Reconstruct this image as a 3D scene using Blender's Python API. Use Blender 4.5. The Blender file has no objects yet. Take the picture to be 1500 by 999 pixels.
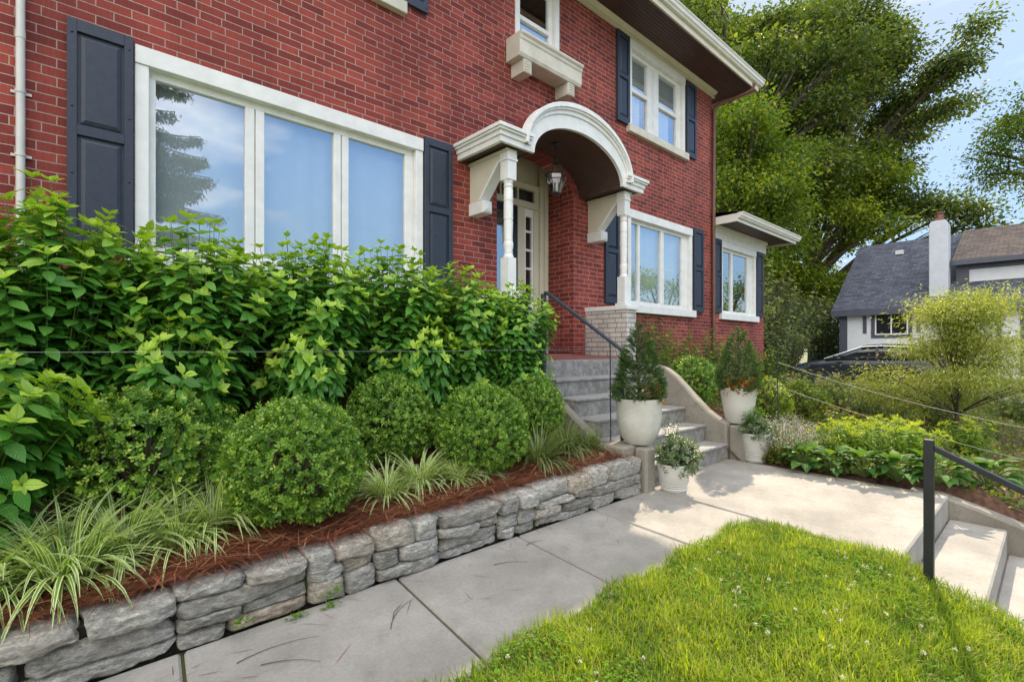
import bpy, bmesh, math, random
import numpy as np
from mathutils import Vector, noise as mnoise
C = bpy.context.scene.collection
PI = math.pi
rng = np.random.default_rng(7)
random.seed(7)

# ------------------------------------------------------------------ helpers
class MB:
    """collects shapes, links them as one mesh object"""
    def __init__(s): s.v = []; s.f = []
    def add(s, vs, fs):
        n = len(s.v); s.v += [tuple(p) for p in vs]; s.f += [tuple(i + n for i in f) for f in fs]; return s
    def box(s, x0, x1, y0, y1, z0, z1):
        v = [(x, y, z) for z in (z0, z1) for y in (y0, y1) for x in (x0, x1)]
        return s.add(v, [(0, 2, 3, 1), (4, 5, 7, 6), (0, 1, 5, 4), (2, 6, 7, 3), (0, 4, 6, 2), (1, 3, 7, 5)])
    def quad(s, a, b, c, d): return s.add([a, b, c, d], [(0, 1, 2, 3)])
    def prism(s, prof, axis, lo, hi):
        def P(a, b, t): return (t, a, b) if axis == 'x' else ((a, t, b) if axis == 'y' else (a, b, t))
        n = len(prof)
        v = [P(a, b, lo) for a, b in prof] + [P(a, b, hi) for a, b in prof]
        f = [tuple(range(n))[::-1], tuple(range(n, 2 * n))] + [(i, (i + 1) % n, n + (i + 1) % n, n + i) for i in range(n)]
        return s.add(v, f)
    def tube(s, pts, rad, n=6, cap=True):
        pts = [Vector(p) for p in pts]
        if not hasattr(rad, '__len__'): rad = [rad] * len(pts)
        v = []; f = []
        for i, p in enumerate(pts):
            t = (pts[min(i + 1, len(pts) - 1)] - pts[max(i - 1, 0)]).normalized()
            a = t.cross(Vector((0, 0, 1)))
            if a.length < 1e-3: a = Vector((1, 0, 0))
            a.normalize(); b = t.cross(a)
            for k in range(n):
                q = 2 * PI * k / n
                v.append(p + (a * math.cos(q) + b * math.sin(q)) * rad[i])
        for i in range(len(pts) - 1):
            for k in range(n):
                f.append((i * n + k, i * n + (k + 1) % n, (i + 1) * n + (k + 1) % n, (i + 1) * n + k))
        if cap: f += [tuple(range(n))[::-1], tuple(range((len(pts) - 1) * n, len(pts) * n))]
        return s.add(v, f)
    def lathe(s, prof, c=(0, 0, 0), n=24, a0=0):
        v = []; f = []
        for r, z in prof:
            for k in range(n):
                q = 2 * PI * k / n + a0
                v.append((c[0] + r * math.cos(q), c[1] + r * math.sin(q), c[2] + z))
        for i in range(len(prof) - 1):
            for k in range(n):
                f.append((i * n + k, i * n + (k + 1) % n, (i + 1) * n + (k + 1) % n, (i + 1) * n + k))
        f += [tuple(range(n))[::-1], tuple(range((len(prof) - 1) * n, len(prof) * n))]
        return s.add(v, f)
    def build(s, name, mat, parent=None, bevel=0, smooth=False, local=False):
        me = bpy.data.meshes.new(name); me.from_pydata(s.v, [], s.f); me.update()
        bm = bmesh.new(); bm.from_mesh(me)
        bmesh.ops.recalc_face_normals(bm, faces=bm.faces)
        if bevel:
            es = [e for e in bm.edges if len(e.link_faces) == 2 and e.calc_face_angle(0) > 0.5]
            bmesh.ops.bevel(bm, geom=es, offset=bevel, segments=1, affect='EDGES', clamp_overlap=True)
        bm.to_mesh(me); bm.free()
        me.materials.append(mat)
        if smooth:
            me.shade_smooth()
            if smooth == 'auto':
                try: me.set_sharp_from_angle(angle=math.radians(40))
                except Exception: pass
        o = bpy.data.objects.new(name, me); C.objects.link(o)
        put(o, parent, local); return o

def root_of(o):
    while o.parent: o = o.parent
    return o
def put(o, parent, local):
    if parent:
        o.parent = parent
        if parent.parent is None and not local and parent.type == 'EMPTY': o.location = -parent.location
def tag(o, label=None, cat=None, group=None, kind=None):
    if label: o['label'] = label
    if cat: o['category'] = cat
    if group: o['group'] = group
    if kind: o['kind'] = kind
    return o
def thing(name, label, cat, loc=(0, 0, 0), group=None, rz=0):
    o = bpy.data.objects.new(name, None); C.objects.link(o); o.empty_display_size = .1
    o.location = loc; o.rotation_euler = (0, 0, rz)
    return tag(o, label, cat, group)
def dup(root, loc, rz=0, label=None, scale=1., group=None):
    r = root.copy(); C.objects.link(r); r.location = loc; r.rotation_euler = (0, 0, rz)
    r.scale = (scale, scale, scale) if not hasattr(scale, '__len__') else scale
    if label: r['label'] = label
    if group: r['group'] = group
    for ch in root.children:
        c = ch.copy(); C.objects.link(c); c.parent = r
        for g in ch.children:
            d = g.copy(); C.objects.link(d); d.parent = c
    return r

def np_mesh(name, V, F, mat, parent=None, attrs=None, smooth=False, local=True):
    """V (n,3), F (m,k)"""
    V = np.ascontiguousarray(V, dtype=np.float32); F = np.ascontiguousarray(F, dtype=np.int32)
    me = bpy.data.meshes.new(name)
    me.vertices.add(len(V)); me.vertices.foreach_set('co', V.ravel())
    k = F.shape[1]
    me.loops.add(F.size); me.loops.foreach_set('vertex_index', F.ravel())
    me.polygons.add(len(F))
    me.polygons.foreach_set('loop_start', np.arange(0, F.size, k, dtype=np.int32))
    me.polygons.foreach_set('loop_total', np.full(len(F), k, dtype=np.int32))
    if smooth: me.polygons.foreach_set('use_smooth', np.ones(len(F), dtype=bool))
    for a, val in (attrs or {}).items():
        at = me.attributes.new(a, 'FLOAT', 'POINT'); at.data.foreach_set('value', np.ascontiguousarray(val, dtype=np.float32))
    me.update(calc_edges=True); me.validate()
    me.materials.append(mat)
    o = bpy.data.objects.new(name, me); C.objects.link(o); put(o, parent, local); return o

def unit(a): return a / np.maximum(np.linalg.norm(a, axis=-1, keepdims=True), 1e-9)
def frames(d, up, roll=None):
    """leaf frames: x along d, z near up; returns (n,3,3) with columns x,y,z"""
    x = unit(d); y = np.cross(up, x); bad = np.linalg.norm(y, axis=1) < 1e-3
    y[bad] = np.cross(np.array([1., .3, 0]), x[bad]); y = unit(y); z = np.cross(x, y)
    if roll is not None:
        c, s = np.cos(roll)[:, None], np.sin(roll)[:, None]; y, z = y * c + z * s, z * c - y * s
    return np.stack([x, y, z], axis=2)
def scatter(T, pos, R, scale, width=None):
    """T = (verts, tris); returns V,F,attrs"""
    tv, tf = T; n = len(pos); m = len(tv)
    t = np.broadcast_to(tv, (n, m, 3)).copy()
    if width is not None: t[:, :, 1] *= width[:, None]
    V = np.einsum('nij,nmj->nmi', R, t * scale[:, None, None]) + pos[:, None, :]
    F = (tf[None] + (np.arange(n) * m)[:, None, None]).reshape(-1, tf.shape[1])
    return V.reshape(-1, 3), F, dict(lu=np.tile(tv[:, 0], n), lv=np.tile(tv[:, 1], n))
def join(parts):
    Vs, Fs, As, n = [], [], {}, 0
    for V, F, A in parts:
        Vs.append(V); Fs.append(F + n); n += len(V)
        for k, a in A.items(): As.setdefault(k, []).append(a)
    return np.concatenate(Vs), np.concatenate(Fs), {k: np.concatenate(a) for k, a in As.items()}
LEAF = (np.array([(0, 0, 0), (.45, .27, .06), (1, 0, -.08), (.45, -.27, .06)], float), np.array([(0, 2, 1), (0, 3, 2)]))
NARROW = (np.array([(0, 0, 0), (.45, .13, .03), (1, 0, -.12), (.45, -.13, .03)], float), np.array([(0, 2, 1), (0, 3, 2)]))
def big_leaf(w, droop, fold=.03):
    xs = [0, .18, .42, .7, 1.]; ws = [0, .72, 1., .68, 0]
    v = []; 
    for x, q in zip(xs, ws):
        z = -droop * x * x
        v += [(x, 0, z), (x, w * q, z + fold * q), (x, -w * q, z + fold * q)]
    t = []
    for i in range(4):
        a, b = i * 3, i * 3 + 3
        for k, flip in ((1, 0), (2, 1)):
            if i == 0: tri = [(a, b, b + k)]
            elif i == 3: tri = [(a, b, a + k)]
            else: tri = [(a, b, b + k), (a, b + k, a + k)]
            t += [q if not flip else q[::-1] for q in tri]
    return np.array(v, float), np.array(t)
BIG = big_leaf(.29, .22)
def blades(pos, az, el, length, width, curve, seg=5, fold=0.0):
    """arching strips; az azimuth, el start elevation, curve = total downward bend"""
    n = len(pos); p = pos.copy(); V = np.zeros((n, seg + 1, 2, 3)); 
    side = np.stack([-np.sin(az), np.cos(az), np.zeros(n)], 1)
    for i in range(seg + 1):
        t = i / seg; w = width * (1.0 if t < .35 else max(.04, 1 - ((t - .35) / .65) ** 1.6))
        if i == 0: w = width * .7
        V[:, i, 0] = p - side * (w / 2)[:, None]; V[:, i, 1] = p + side * (w / 2)[:, None]
        e = el - curve * t
        d = np.stack([np.cos(az) * np.cos(e), np.sin(az) * np.cos(e), np.sin(e)], 1)
        p = p + d * (length / seg)[:, None]
    F = []
    for i in range(seg): F.append((2 * i, 2 * i + 1, 2 * i + 3, 2 * i + 2))
    F = np.array(F)[None] + (np.arange(n) * 2 * (seg + 1))[:, None, None]
    lu = np.tile(np.repeat(np.linspace(0, 1, seg + 1), 2), n); lv = np.tile(np.tile([-1., 1.], seg + 1), n)
    return V.reshape(-1, 3), F.reshape(-1, 4), dict(lu=lu, lv=lv)
def rep(a, F_attr_len, n): return np.repeat(a, F_attr_len // n)

# ------------------------------------------------------------------ materials
def srgb(r, g, b):
    f = lambda c: (c / 255 / 12.92) if c / 255 <= .04045 else ((c / 255 + .055) / 1.055) ** 2.4
    return (f(r), f(g), f(b), 1)
class NT:
    def __init__(s, name):
        s.m = bpy.data.materials.new(name); s.m.use_nodes = True; s.t = s.m.node_tree; s.t.nodes.clear()
        s.out = s.n('ShaderNodeOutputMaterial')
    def n(s, ty, **kw):
        nd = s.t.nodes.new(ty)
        for k, v in kw.items():
            if k.startswith('i_'):
                key = k[2:]; nd.inputs[int(key) if key.isdigit() else key.replace('_', ' ')].default_value = v
            else: setattr(nd, k, v)
        return nd
    def l(s, a, b): s.t.links.new(a, b)
    def noise(s, scale, detail=4, vec=None, rough=.55):
        nd = s.n('ShaderNodeTexNoise', i_Scale=scale, i_Detail=detail, i_Roughness=rough)
        if vec is None: vec = s.pos()
        s.l(vec, nd.inputs['Vector']); return nd.outputs['Fac']
    def pos(s): return s.n('ShaderNodeTexCoord').outputs['Object']
    def ramp(s, fac, stops):
        nd = s.n('ShaderNodeValToRGB'); e = nd.color_ramp.elements
        while len(e) < len(stops): e.new(.5)
        for q, (p, c) in zip(e, stops): q.position = p; q.color = c if hasattr(c, '__len__') else (c, c, c, 1)
        s.l(fac, nd.inputs['Fac']); return nd.outputs['Color']
    def mix(s, fac, a, b, mode='MIX'):
        nd = s.n('ShaderNodeMix', data_type='RGBA', blend_type=mode)
        for src, ix in ((fac, 0), (a, 6), (b, 7)):
            if hasattr(src, 'is_linked') or hasattr(src, 'links'): s.l(src, nd.inputs[ix])
            else: nd.inputs[ix].default_value = src
        return nd.outputs[2]
    def math(s, op, a, b=None):
        nd = s.n('ShaderNodeMath', operation=op)
        for i, q in enumerate((a, b)):
            if q is None: continue
            if hasattr(q, 'links'): s.l(q, nd.inputs[i])
            else: nd.inputs[i].default_value = q
        return nd.outputs[0]
    def attr(s, name): return s.n('ShaderNodeAttribute', attribute_name=name).outputs['Fac']
    def bump(s, h, strength=.5, dist=.01):
        nd = s.n('ShaderNodeBump', i_Strength=strength, i_Distance=dist); s.l(h, nd.inputs['Height']); return nd.outputs['Normal']
    def bsdf(s, col, rough=.6, normal=None, spec=.5, metal=0., coat=0.):
        b = s.n('ShaderNodeBsdfPrincipled', i_Metallic=metal)
        for src, key in ((col, 'Base Color'), (rough, 'Roughness')):
            if hasattr(src, 'links'): s.l(src, b.inputs[key])
            else: b.inputs[key].default_value = src
        b.inputs['Specular IOR Level'].default_value = spec; b.inputs['Coat Weight'].default_value = coat
        if normal is not None: s.l(normal, b.inputs['Normal'])
        return b.outputs[0]
    def done(s, sh): s.l(sh, s.out.inputs['Surface']); return s.m

def plain(name, col, rough=.5, var=.12, scale=6, bump=.15, bscale=60, metal=0., spec=.5):
    t = NT(name); c = t.mix(t.ramp(t.noise(scale, 6), [(.3, 0), (.7, 1)]), tuple(x * (1 - var) for x in col[:3]) + (1,), tuple(min(1, x * (1 + var)) for x in col[:3]) + (1,))
    return t.done(t.bsdf(c, rough, t.bump(t.noise(bscale, 3), bump, .004), spec, metal))

def brick_mat(name, c1, c2, mortar, rowh=.0677, bw=.2127, ms=.0040, painted=False):
    t = NT(name)
    g = t.n('ShaderNodeNewGeometry'); sn = t.n('ShaderNodeSeparateXYZ'); t.l(g.outputs['True Normal'], sn.inputs[0])
    sp = t.n('ShaderNodeSeparateXYZ'); t.l(t.pos(), sp.inputs[0])
    k = t.math('GREATER_THAN', t.math('ABSOLUTE', sn.outputs[0]), .6)
    hx = t.n('ShaderNodeMix', data_type='FLOAT'); t.l(k, hx.inputs[0]); t.l(sp.outputs[0], hx.inputs[2]); t.l(sp.outputs[1], hx.inputs[3])
    cv = t.n('ShaderNodeCombineXYZ'); t.l(hx.outputs[0], cv.inputs[0]); t.l(t.math('ADD', sp.outputs[2], .012), cv.inputs[1])
    dist = t.n('ShaderNodeVectorMath', operation='MULTIPLY_ADD'); dn = t.n('ShaderNodeTexNoise', i_Scale=14.); t.l(t.pos(), dn.inputs['Vector'])
    t.l(dn.outputs['Color'], dist.inputs[0]); dist.inputs[1].default_value = (.005, .005, 0); t.l(cv.outputs[0], dist.inputs[2])
    b = t.n('ShaderNodeTexBrick', offset=.5, squash=.75, squash_frequency=6)
    t.l(dist.outputs[0], b.inputs['Vector'])
    for key, v in (('Scale', 1.), ('Mortar Size', ms), ('Mortar Smooth', .15), ('Bias', 0.), ('Brick Width', bw), ('Row Height', rowh)): b.inputs[key].default_value = v
    b.inputs['Color1'].default_value = c1; b.inputs['Color2'].default_value = c2; b.inputs['Mortar'].default_value = mortar
    big = t.ramp(t.noise(1.1, 5), [(.3, (.72, .70, .74, 1)), (.75, (1.12, 1.1, 1.08, 1))])
    col = t.mix(1., b.outputs['Color'], big, 'MULTIPLY')
    ms_ = t.n('ShaderNodeMapping'); ms_.inputs['Scale'].default_value = (3.2, 3.2, .45); t.l(t.pos(), ms_.inputs['Vector'])
    col = t.mix(.75, col, t.ramp(t.noise(1., 6, ms_.outputs[0], .65), [(.3, (.68, .66, .68, 1)), (.55, (1., 1., 1., 1)), (.75, (1.12, 1.12, 1.14, 1))]), 'MULTIPLY')
    # wire-cut streaks down each brick
    mp = t.n('ShaderNodeMapping'); mp.inputs['Scale'].default_value = (140, 140, 9); t.l(t.pos(), mp.inputs['Vector'])
    st = t.noise(1., 3, mp.outputs[0])
    col = t.mix(.5, col, t.ramp(st, [(.3, (.62, .58, .6, 1)), (.7, (1.25, 1.25, 1.25, 1))]), 'MULTIPLY')
    h = t.math('ADD', t.math('MULTIPLY', t.math('SUBTRACT', 1., b.outputs['Fac']), 1.), t.math('MULTIPLY', st, .3))
    return t.done(t.bsdf(col, .8 if not painted else .55, t.bump(h, .8, .006), .3))

def concrete(name, c=(.36, .345, .32), stain=.5, riser=False):
    t = NT(name); P = t.pos()
    n1 = t.noise(2.2, 8, P, .65); n2 = t.noise(55, 5, P, .7); n3 = t.noise(260, 2, P)
    a = tuple(x * .86 for x in c) + (1,); b = tuple(x * 1.1 for x in c) + (1,)
    col = t.mix(t.ramp(n1, [(.35, 0), (.65, 1)]), a, b)
    col = t.mix(.45, col, t.ramp(n2, [(.3, (.72, .72, .72, 1)), (.7, (1.22, 1.22, 1.22, 1))]), 'MULTIPLY')
    col = t.mix(.35, col, t.ramp(n3, [(.35, (.6, .6, .6, 1)), (.65, (1.35, 1.35, 1.35, 1))]), 'MULTIPLY')
    if riser:
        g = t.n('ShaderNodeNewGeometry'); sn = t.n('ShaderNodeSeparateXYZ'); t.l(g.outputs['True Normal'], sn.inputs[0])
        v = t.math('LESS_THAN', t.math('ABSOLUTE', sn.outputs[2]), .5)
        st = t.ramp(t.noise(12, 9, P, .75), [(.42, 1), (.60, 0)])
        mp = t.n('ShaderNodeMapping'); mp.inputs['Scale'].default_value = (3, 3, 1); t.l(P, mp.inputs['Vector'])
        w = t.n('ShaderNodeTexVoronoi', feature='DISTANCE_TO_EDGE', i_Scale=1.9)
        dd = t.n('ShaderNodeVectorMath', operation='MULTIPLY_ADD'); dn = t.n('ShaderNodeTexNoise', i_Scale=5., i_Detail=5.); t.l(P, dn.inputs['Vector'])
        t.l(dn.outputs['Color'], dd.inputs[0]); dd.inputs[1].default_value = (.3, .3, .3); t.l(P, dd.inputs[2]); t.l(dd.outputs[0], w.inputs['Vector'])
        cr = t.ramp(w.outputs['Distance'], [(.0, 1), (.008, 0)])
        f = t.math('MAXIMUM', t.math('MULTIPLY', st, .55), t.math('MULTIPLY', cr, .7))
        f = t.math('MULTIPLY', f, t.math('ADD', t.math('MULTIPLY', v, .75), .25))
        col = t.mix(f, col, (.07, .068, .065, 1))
    else:
        sp = t.ramp(t.noise(9, 8, P, .7), [(.30, 1), (.46, 0)])
        col = t.mix(t.math('MULTIPLY', sp, .6 * stain), col, (.15, .14, .12, 1))
        col = t.mix(.8, col, t.ramp(t.noise(1.1, 6, P, .6), [(.3, (.78, .77, .75, 1)), (.7, (1.12, 1.11, 1.1, 1))]), 'MULTIPLY')
    return t.done(t.bsdf(col, .85, t.bump(t.math('ADD', n2, t.math('MULTIPLY', n3, .5)), .35, .003), .3))

def leaf_mat(name, a, b, young=None, trans=.35, rough=.42, veins=None, spec=.45, edge=None, tcol=None):
    t = NT(name); col = t.mix(t.attr('rnd'), a + (1,), b + (1,))
    if young: col = t.mix(t.attr('yng'), col, young + (1,))
    if veins:
        lu, lv = t.attr('lu'), t.attr('lv'); av = t.math('ABSOLUTE', lv)
        mid = t.math('LESS_THAN', av, .014)
        q = t.math('FRACT', t.math('MULTIPLY', t.math('SUBTRACT', lu, t.math('MULTIPLY', av, 1.1)), 6.5))
        lat = t.math('LESS_THAN', q, .13)
        f = t.math('MAXIMUM', t.math('MULTIPLY', mid, .8), t.math('MULTIPLY', lat, .28))
        col = t.mix(f, col, veins + (1,))
        nrm = t.bump(t.math('PINGPONG', q, .5), .35, .01)
    else: nrm = None
    if edge:
        e = t.math('ABSOLUTE', t.attr('lv'))
        col = t.mix(t.math('GREATER_THAN', e, .55), col, edge + (1,))
    p = t.bsdf(col, rough, nrm, spec)
    tr = t.n('ShaderNodeBsdfTranslucent')
    t.l(t.mix(1., col, tcol + (1,) if tcol else (1.5, 1.5, .55, 1), 'MULTIPLY'), tr.inputs['Color'])
    m = t.n('ShaderNodeMixShader'); m.inputs[0].default_value = trans; t.l(p, m.inputs[1]); t.l(tr.outputs[0], m.inputs[2])
    return t.done(m.outputs[0])

def glass_mat(name, refl=.45, tint=(.75, .82, .85)):
    t = NT(name); g = t.n('ShaderNodeBsdfGlossy', i_Roughness=0.0); g.inputs['Color'].default_value = (.95, .97, 1, 1)
    nz = t.bump(t.noise(1.5, 1), .02, .02); t.l(nz, g.inputs['Normal'])
    tr = t.n('ShaderNodeBsdfTransparent'); tr.inputs['Color'].default_value = tint + (1,)
    lw = t.n('ShaderNodeLayerWeight', i_Blend=.35)
    f = t.math('MINIMUM', t.math('ADD', t.math('MULTIPLY', lw.outputs['Facing'], .4), refl), .96)
    m = t.n('ShaderNodeMixShader'); t.l(f, m.inputs[0]); t.l(tr.outputs[0], m.inputs[1]); t.l(g.outputs[0], m.inputs[2])
    return t.done(m.outputs[0])

M = {}
M['brick'] = brick_mat('red_brick', (.38, .074, .052, 1), (.19, .034, .029, 1), (.46, .35, .29, 1))
M['white_brick'] = brick_mat('painted_brick', (.66, .64, .58, 1), (.56, .54, .49, 1), (.22, .21, .19, 1), ms=.006, painted=True)
M['arch_brick'] = plain('arch_brick', (.25, .05, .042), .8, .5, 9, .5, 120)
M['white'] = plain('white_paint', (.76, .76, .74), .45, .08, 7, .05)
M['cream'] = plain('cream_paint', (.62, .58, .46), .5, .07, 3, .05)
M['stone_trim'] = plain('limestone_trim', (.60, .57, .49), .8, .12, 5, .25, 90)
M['navy'] = plain('navy_paint', (.026, .034, .056), .5, .15, 20, .25, 45)
M['door_navy'] = plain('door_navy', (.012, .016, .028), .25, .1)
M['soffit'] = plain('soffit_boards', (.075, .034, .030), .55, .25, 8, .1)
M['copper'] = plain('copper_pipe', (.16, .075, .055), .5, .25, 8, .1, metal=.3)
M['pipe_white'] = plain('pipe_white', (.62, .60, .57), .5, .1)
M['gutter'] = plain('gutter_white', (.74, .73, .67), .35, .07)
M['black_metal'] = plain('black_metal', (.018, .020, .026), .38, .2, 10, .08)
M['rail_metal'] = plain('rail_metal', (.030, .040, .058), .4, .2, 10, .08)
M['lantern_metal'] = plain('lantern_metal', (.05, .05, .045), .4, .3, 30, .1, metal=.5)
M['glass'] = glass_mat('window_glass', .32)
M['door_glass'] = glass_mat('door_glass', .12)
M['lantern_glass'] = glass_mat('lantern_glass', .12, (.92, .93, .9))
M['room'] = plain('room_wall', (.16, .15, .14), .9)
M['curtain'] = plain('curtain_cloth', (.70, .70, .68), .9, .04)
M['blind'] = plain('blind_slats', (.85, .85, .83), .7, .04)
M['porch_tile'] = brick_mat('porch_tile', (.24, .06, .05, 1), (.17, .045, .04, 1), (.3, .24, .2, 1))
M['concrete'] = concrete('walk_concrete', (.335, .317, .288))
M['step_concrete'] = concrete('step_concrete', (.33, .32, .30), riser=True)
M['cheek_concrete'] = concrete('cheek_concrete', (.30, .275, .235), 1.)
M['soil'] = plain('bed_soil', (.085, .035, .022), .95, .5, 20, .9, 60)
M['mulch'] = plain('mulch', (.10, .052, .034), .95, .6, 25, .9, 45)
M['turf'] = plain('turf_soil', (.07, .085, .022), .95, .4, 14, .6, 60)
M['earth'] = plain('earth', (.13, .145, .055), .95, .4, 2, .5, 20)
M['asphalt'] = plain('driveway', (.20, .19, .18), .9, .2, 3, .3, 90)
M['street'] = plain('street_asphalt', (.22, .215, .21), .9, .2, 3, .3, 90)
M['pine'] = plain('pine_straw', (.20, .062, .028), .7, .5, 12, 0)
M['bark'] = plain('bark', (.075, .058, .045), .9, .4, 10, .9, 30)
M['stem'] = plain('green_stem', (.10, .16, .035), .6, .3, 10, 0)
M['twig'] = plain('brown_twig', (.09, .06, .04), .8, .3, 10, 0)
M['stucco'] = plain('stucco_wall', (.58, .60, .63), .85, .05, 3, .4, 60)
M['slate_trim'] = plain('slate_trim', (.055, .062, .085), .5, .1)
M['car_paint'] = plain('car_paint', (.022, .026, .036), .18, .05, 2, 0)
M['car_glass'] = plain('car_glass', (.015, .018, .024), .05, .02, 2, 0, spec=1.)
M['chrome'] = plain('chrome', (.65, .67, .7), .2, .02, 2, 0, metal=1.)
M['rubber'] = plain('rubber', (.02, .02, .02), .8)
M['twine'] = plain('twine', (.45, .42, .37), .8, .2, 40, .2)
M['wire'] = plain('wire', (.30, .32, .33), .4, .1)
M['pot'] = plain('glazed_pot', (.60, .59, .54), .5, .06, 4, .1)
def pot_ribbed():
    t = NT('crosshatched_pot'); P = t.pos(); w = t.n('ShaderNodeTexWave', wave_type='BANDS', bands_direction='Z', i_Scale=28., i_Distortion=1.5); t.l(P, w.inputs['Vector'])
    n = t.noise(90, 2, P); n2 = t.noise(5, 5, P)
    col = t.mix(t.ramp(n2, [(.3, 0), (.7, 1)]), (.50, .49, .44, 1), (.64, .63, .58, 1))
    h = t.math('ADD', t.math('MULTIPLY', w.outputs['Fac'], .6), n)
    col = t.mix(.35, col, t.ramp(h, [(.4, (.7, .7, .68, 1)), (1., (1.15, 1.15, 1.15, 1))]), 'MULTIPLY')
    return t.done(t.bsdf(col, .75, t.bump(h, .5, .006), .3))
M['pot_hatched'] = pot_ribbed()
def stone_mat():
    t = NT('wall_stone'); P = t.pos(); r = t.attr('rnd')
    base = t.ramp(r, [(0., (.30, .285, .25, 1)), (.35, (.46, .44, .40, 1)), (.6, (.55, .54, .50, 1)), (.78, (.50, .41, .31, 1)), (1., (.62, .60, .55, 1))])
    mp = t.n('ShaderNodeMapping'); mp.inputs['Scale'].default_value = (1, 1, 3.2); mp.inputs['Rotation'].default_value = (0, .12, 0); t.l(P, mp.inputs['Vector'])
    n1 = t.noise(20, 9, mp.outputs[0], .75); n2 = t.noise(85, 6, mp.outputs[0], .75)
    col = t.mix(.85, base, t.ramp(n1, [(.28, (.26, .25, .23, 1)), (.48, (.9, .89, .87, 1)), (.68, (1.9, 1.9, 1.86, 1))]), 'MULTIPLY')
    col = t.mix(.6, col, t.ramp(n2, [(.3, (.35, .35, .35, 1)), (.7, (1.6, 1.6, 1.6, 1))]), 'MULTIPLY')
    moss = t.ramp(t.noise(4.5, 6, P, .6), [(.64, 0), (.74, 1)])
    col = t.mix(t.math('MULTIPLY', moss, .55), col, (.09, .10, .03, 1))
    h = t.math('ADD', n1, t.math('MULTIPLY', n2, .45))
    return t.done(t.bsdf(col, .9, t.bump(h, 1., .03), .25))
M['stone'] = stone_mat()
def mortar_mat():
    t = NT('dark_mortar'); P = t.pos()
    col = t.mix(t.ramp(t.noise(9, 6, P), [(.54, 0), (.64, 1)]), (.030, .027, .022, 1), (.07, .10, .018, 1))
    return t.done(t.bsdf(col, .95, t.bump(t.noise(60, 4, P), .9, .015), .2))
M['mortar'] = mortar_mat()
def boards_mat():
    t = NT('vault_boards'); sp = t.n('ShaderNodeSeparateXYZ'); t.l(t.pos(), sp.inputs[0])
    n = t.noise(7, 5)
    col = t.mix(n, (.060, .034, .028, 1), (.105, .062, .050, 1))
    return t.done(t.bsdf(col, .5, None, .4))
M['boards'] = boards_mat()
def shingle_mat(name, c1, c2, sx, sz, ang):
    t = NT(name); P = t.pos(); b = t.n('ShaderNodeTexBrick', offset=.5)
    sp = t.n('ShaderNodeSeparateXYZ'); t.l(P, sp.inputs[0])
    cv = t.n('ShaderNodeCombineXYZ'); t.l(sp.outputs[sx], cv.inputs[0]); t.l(sp.outputs[2], cv.inputs[1]); t.l(cv.outputs[0], b.inputs['Vector'])
    for key, v in (('Scale', 1.), ('Mortar Size', .006), ('Brick Width', .3), ('Row Height', sz), ('Bias', 0.)): b.inputs[key].default_value = v
    b.inputs['Color1'].default_value = c1; b.inputs['Color2'].default_value = c2; b.inputs['Mortar'].default_value = tuple(x * .4 for x in c2[:3]) + (1,)
    col = t.mix(.6, b.outputs['Color'], t.ramp(t.noise(8, 6, P), [(.3, (.6, .6, .6, 1)), (.7, (1.3, 1.3, 1.3, 1))]), 'MULTIPLY')
    return t.done(t.bsdf(col, .9, t.bump(t.math('SUBTRACT', 1., b.outputs['Fac']), .5, .02), .3))
M['shingle'] = shingle_mat('house_shingle', (.10, .09, .085, 1), (.07, .06, .06, 1), 0, .09, 0)
M['shingle_blue'] = shingle_mat('blue_shingle', (.105, .115, .150, 1), (.055, .062, .085, 1), 1, .1, 0)
# foliage
M['hyd'] = leaf_mat('hydrangea_leaf', (.050, .205, .032), (.125, .350, .050), (.64, .80, .09), .34, .34, veins=(.17, .33, .07))
M['box'] = leaf_mat('boxwood_leaf', (.075, .18, .024), (.22, .39, .052), (.55, .67, .11), .32, .36)
M['box_sun'] = leaf_mat('boxwood_leaf_young', (.07, .14, .012), (.22, .31, .03), (.46, .50, .05), .38, .4)
M['lir'] = leaf_mat('striped_blade', (.12, .27, .03), (.25, .42, .05), None, .32, .4, edge=(.80, .82, .50))
M['lir_green'] = leaf_mat('green_blade', (.10, .16, .035), (.18, .25, .07), None, .35, .4, edge=(.26, .32, .14))
M['grass'] = leaf_mat('grass_blade', (.09, .185, .012), (.32, .40, .030), (.50, .44, .12), .45, .55, spec=.3)
M['clover'] = leaf_mat('clover_leaf', (.09, .20, .015), (.17, .31, .025), None, .4, .75, spec=.12)
M['petal_white'] = leaf_mat('white_petal', (.62, .58, .52), (.75, .72, .66), None, .3, .6, tcol=(1, 1, 1))
M['petal_lav'] = leaf_mat('lavender_petal', (.52, .44, .52), (.72, .66, .68), None, .4, .6, tcol=(1, 1, 1))
M['petal_orange'] = leaf_mat('orange_petal', (.62, .07, .03), (.75, .20, .04), (.55, .38, .04), .35, .5, tcol=(1.3, 1.1, .8))
M['coleus'] = leaf_mat('coleus_leaf', (.42, .26, .03), (.28, .28, .03), (.45, .08, .03), .4, .5)
M['spruce'] = leaf_mat('spruce_needle', (.032, .085, .022), (.085, .17, .042), (.17, .27, .06), .2, .5)
M['spruce_far'] = leaf_mat('tall_spruce_needle', (.02, .045, .02), (.04, .075, .03), None, .1, .6)
M['varieg'] = leaf_mat('variegated_leaf', (.045, .105, .035), (.24, .28, .19), (.13, .22, .03), .25, .4)
M['tree_near'] = leaf_mat('maple_leaf', (.032, .085, .010), (.13, .21, .018), (.38, .40, .03), .45, .5)
M['tree_dark'] = leaf_mat('dark_tree_leaf', (.026, .058, .013), (.10, .155, .030), (.30, .32, .05), .38, .5)
M['jmaple'] = leaf_mat('lace_maple_leaf', (.15, .225, .035), (.34, .39, .08), (.50, .42, .12), .45, .5)
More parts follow.
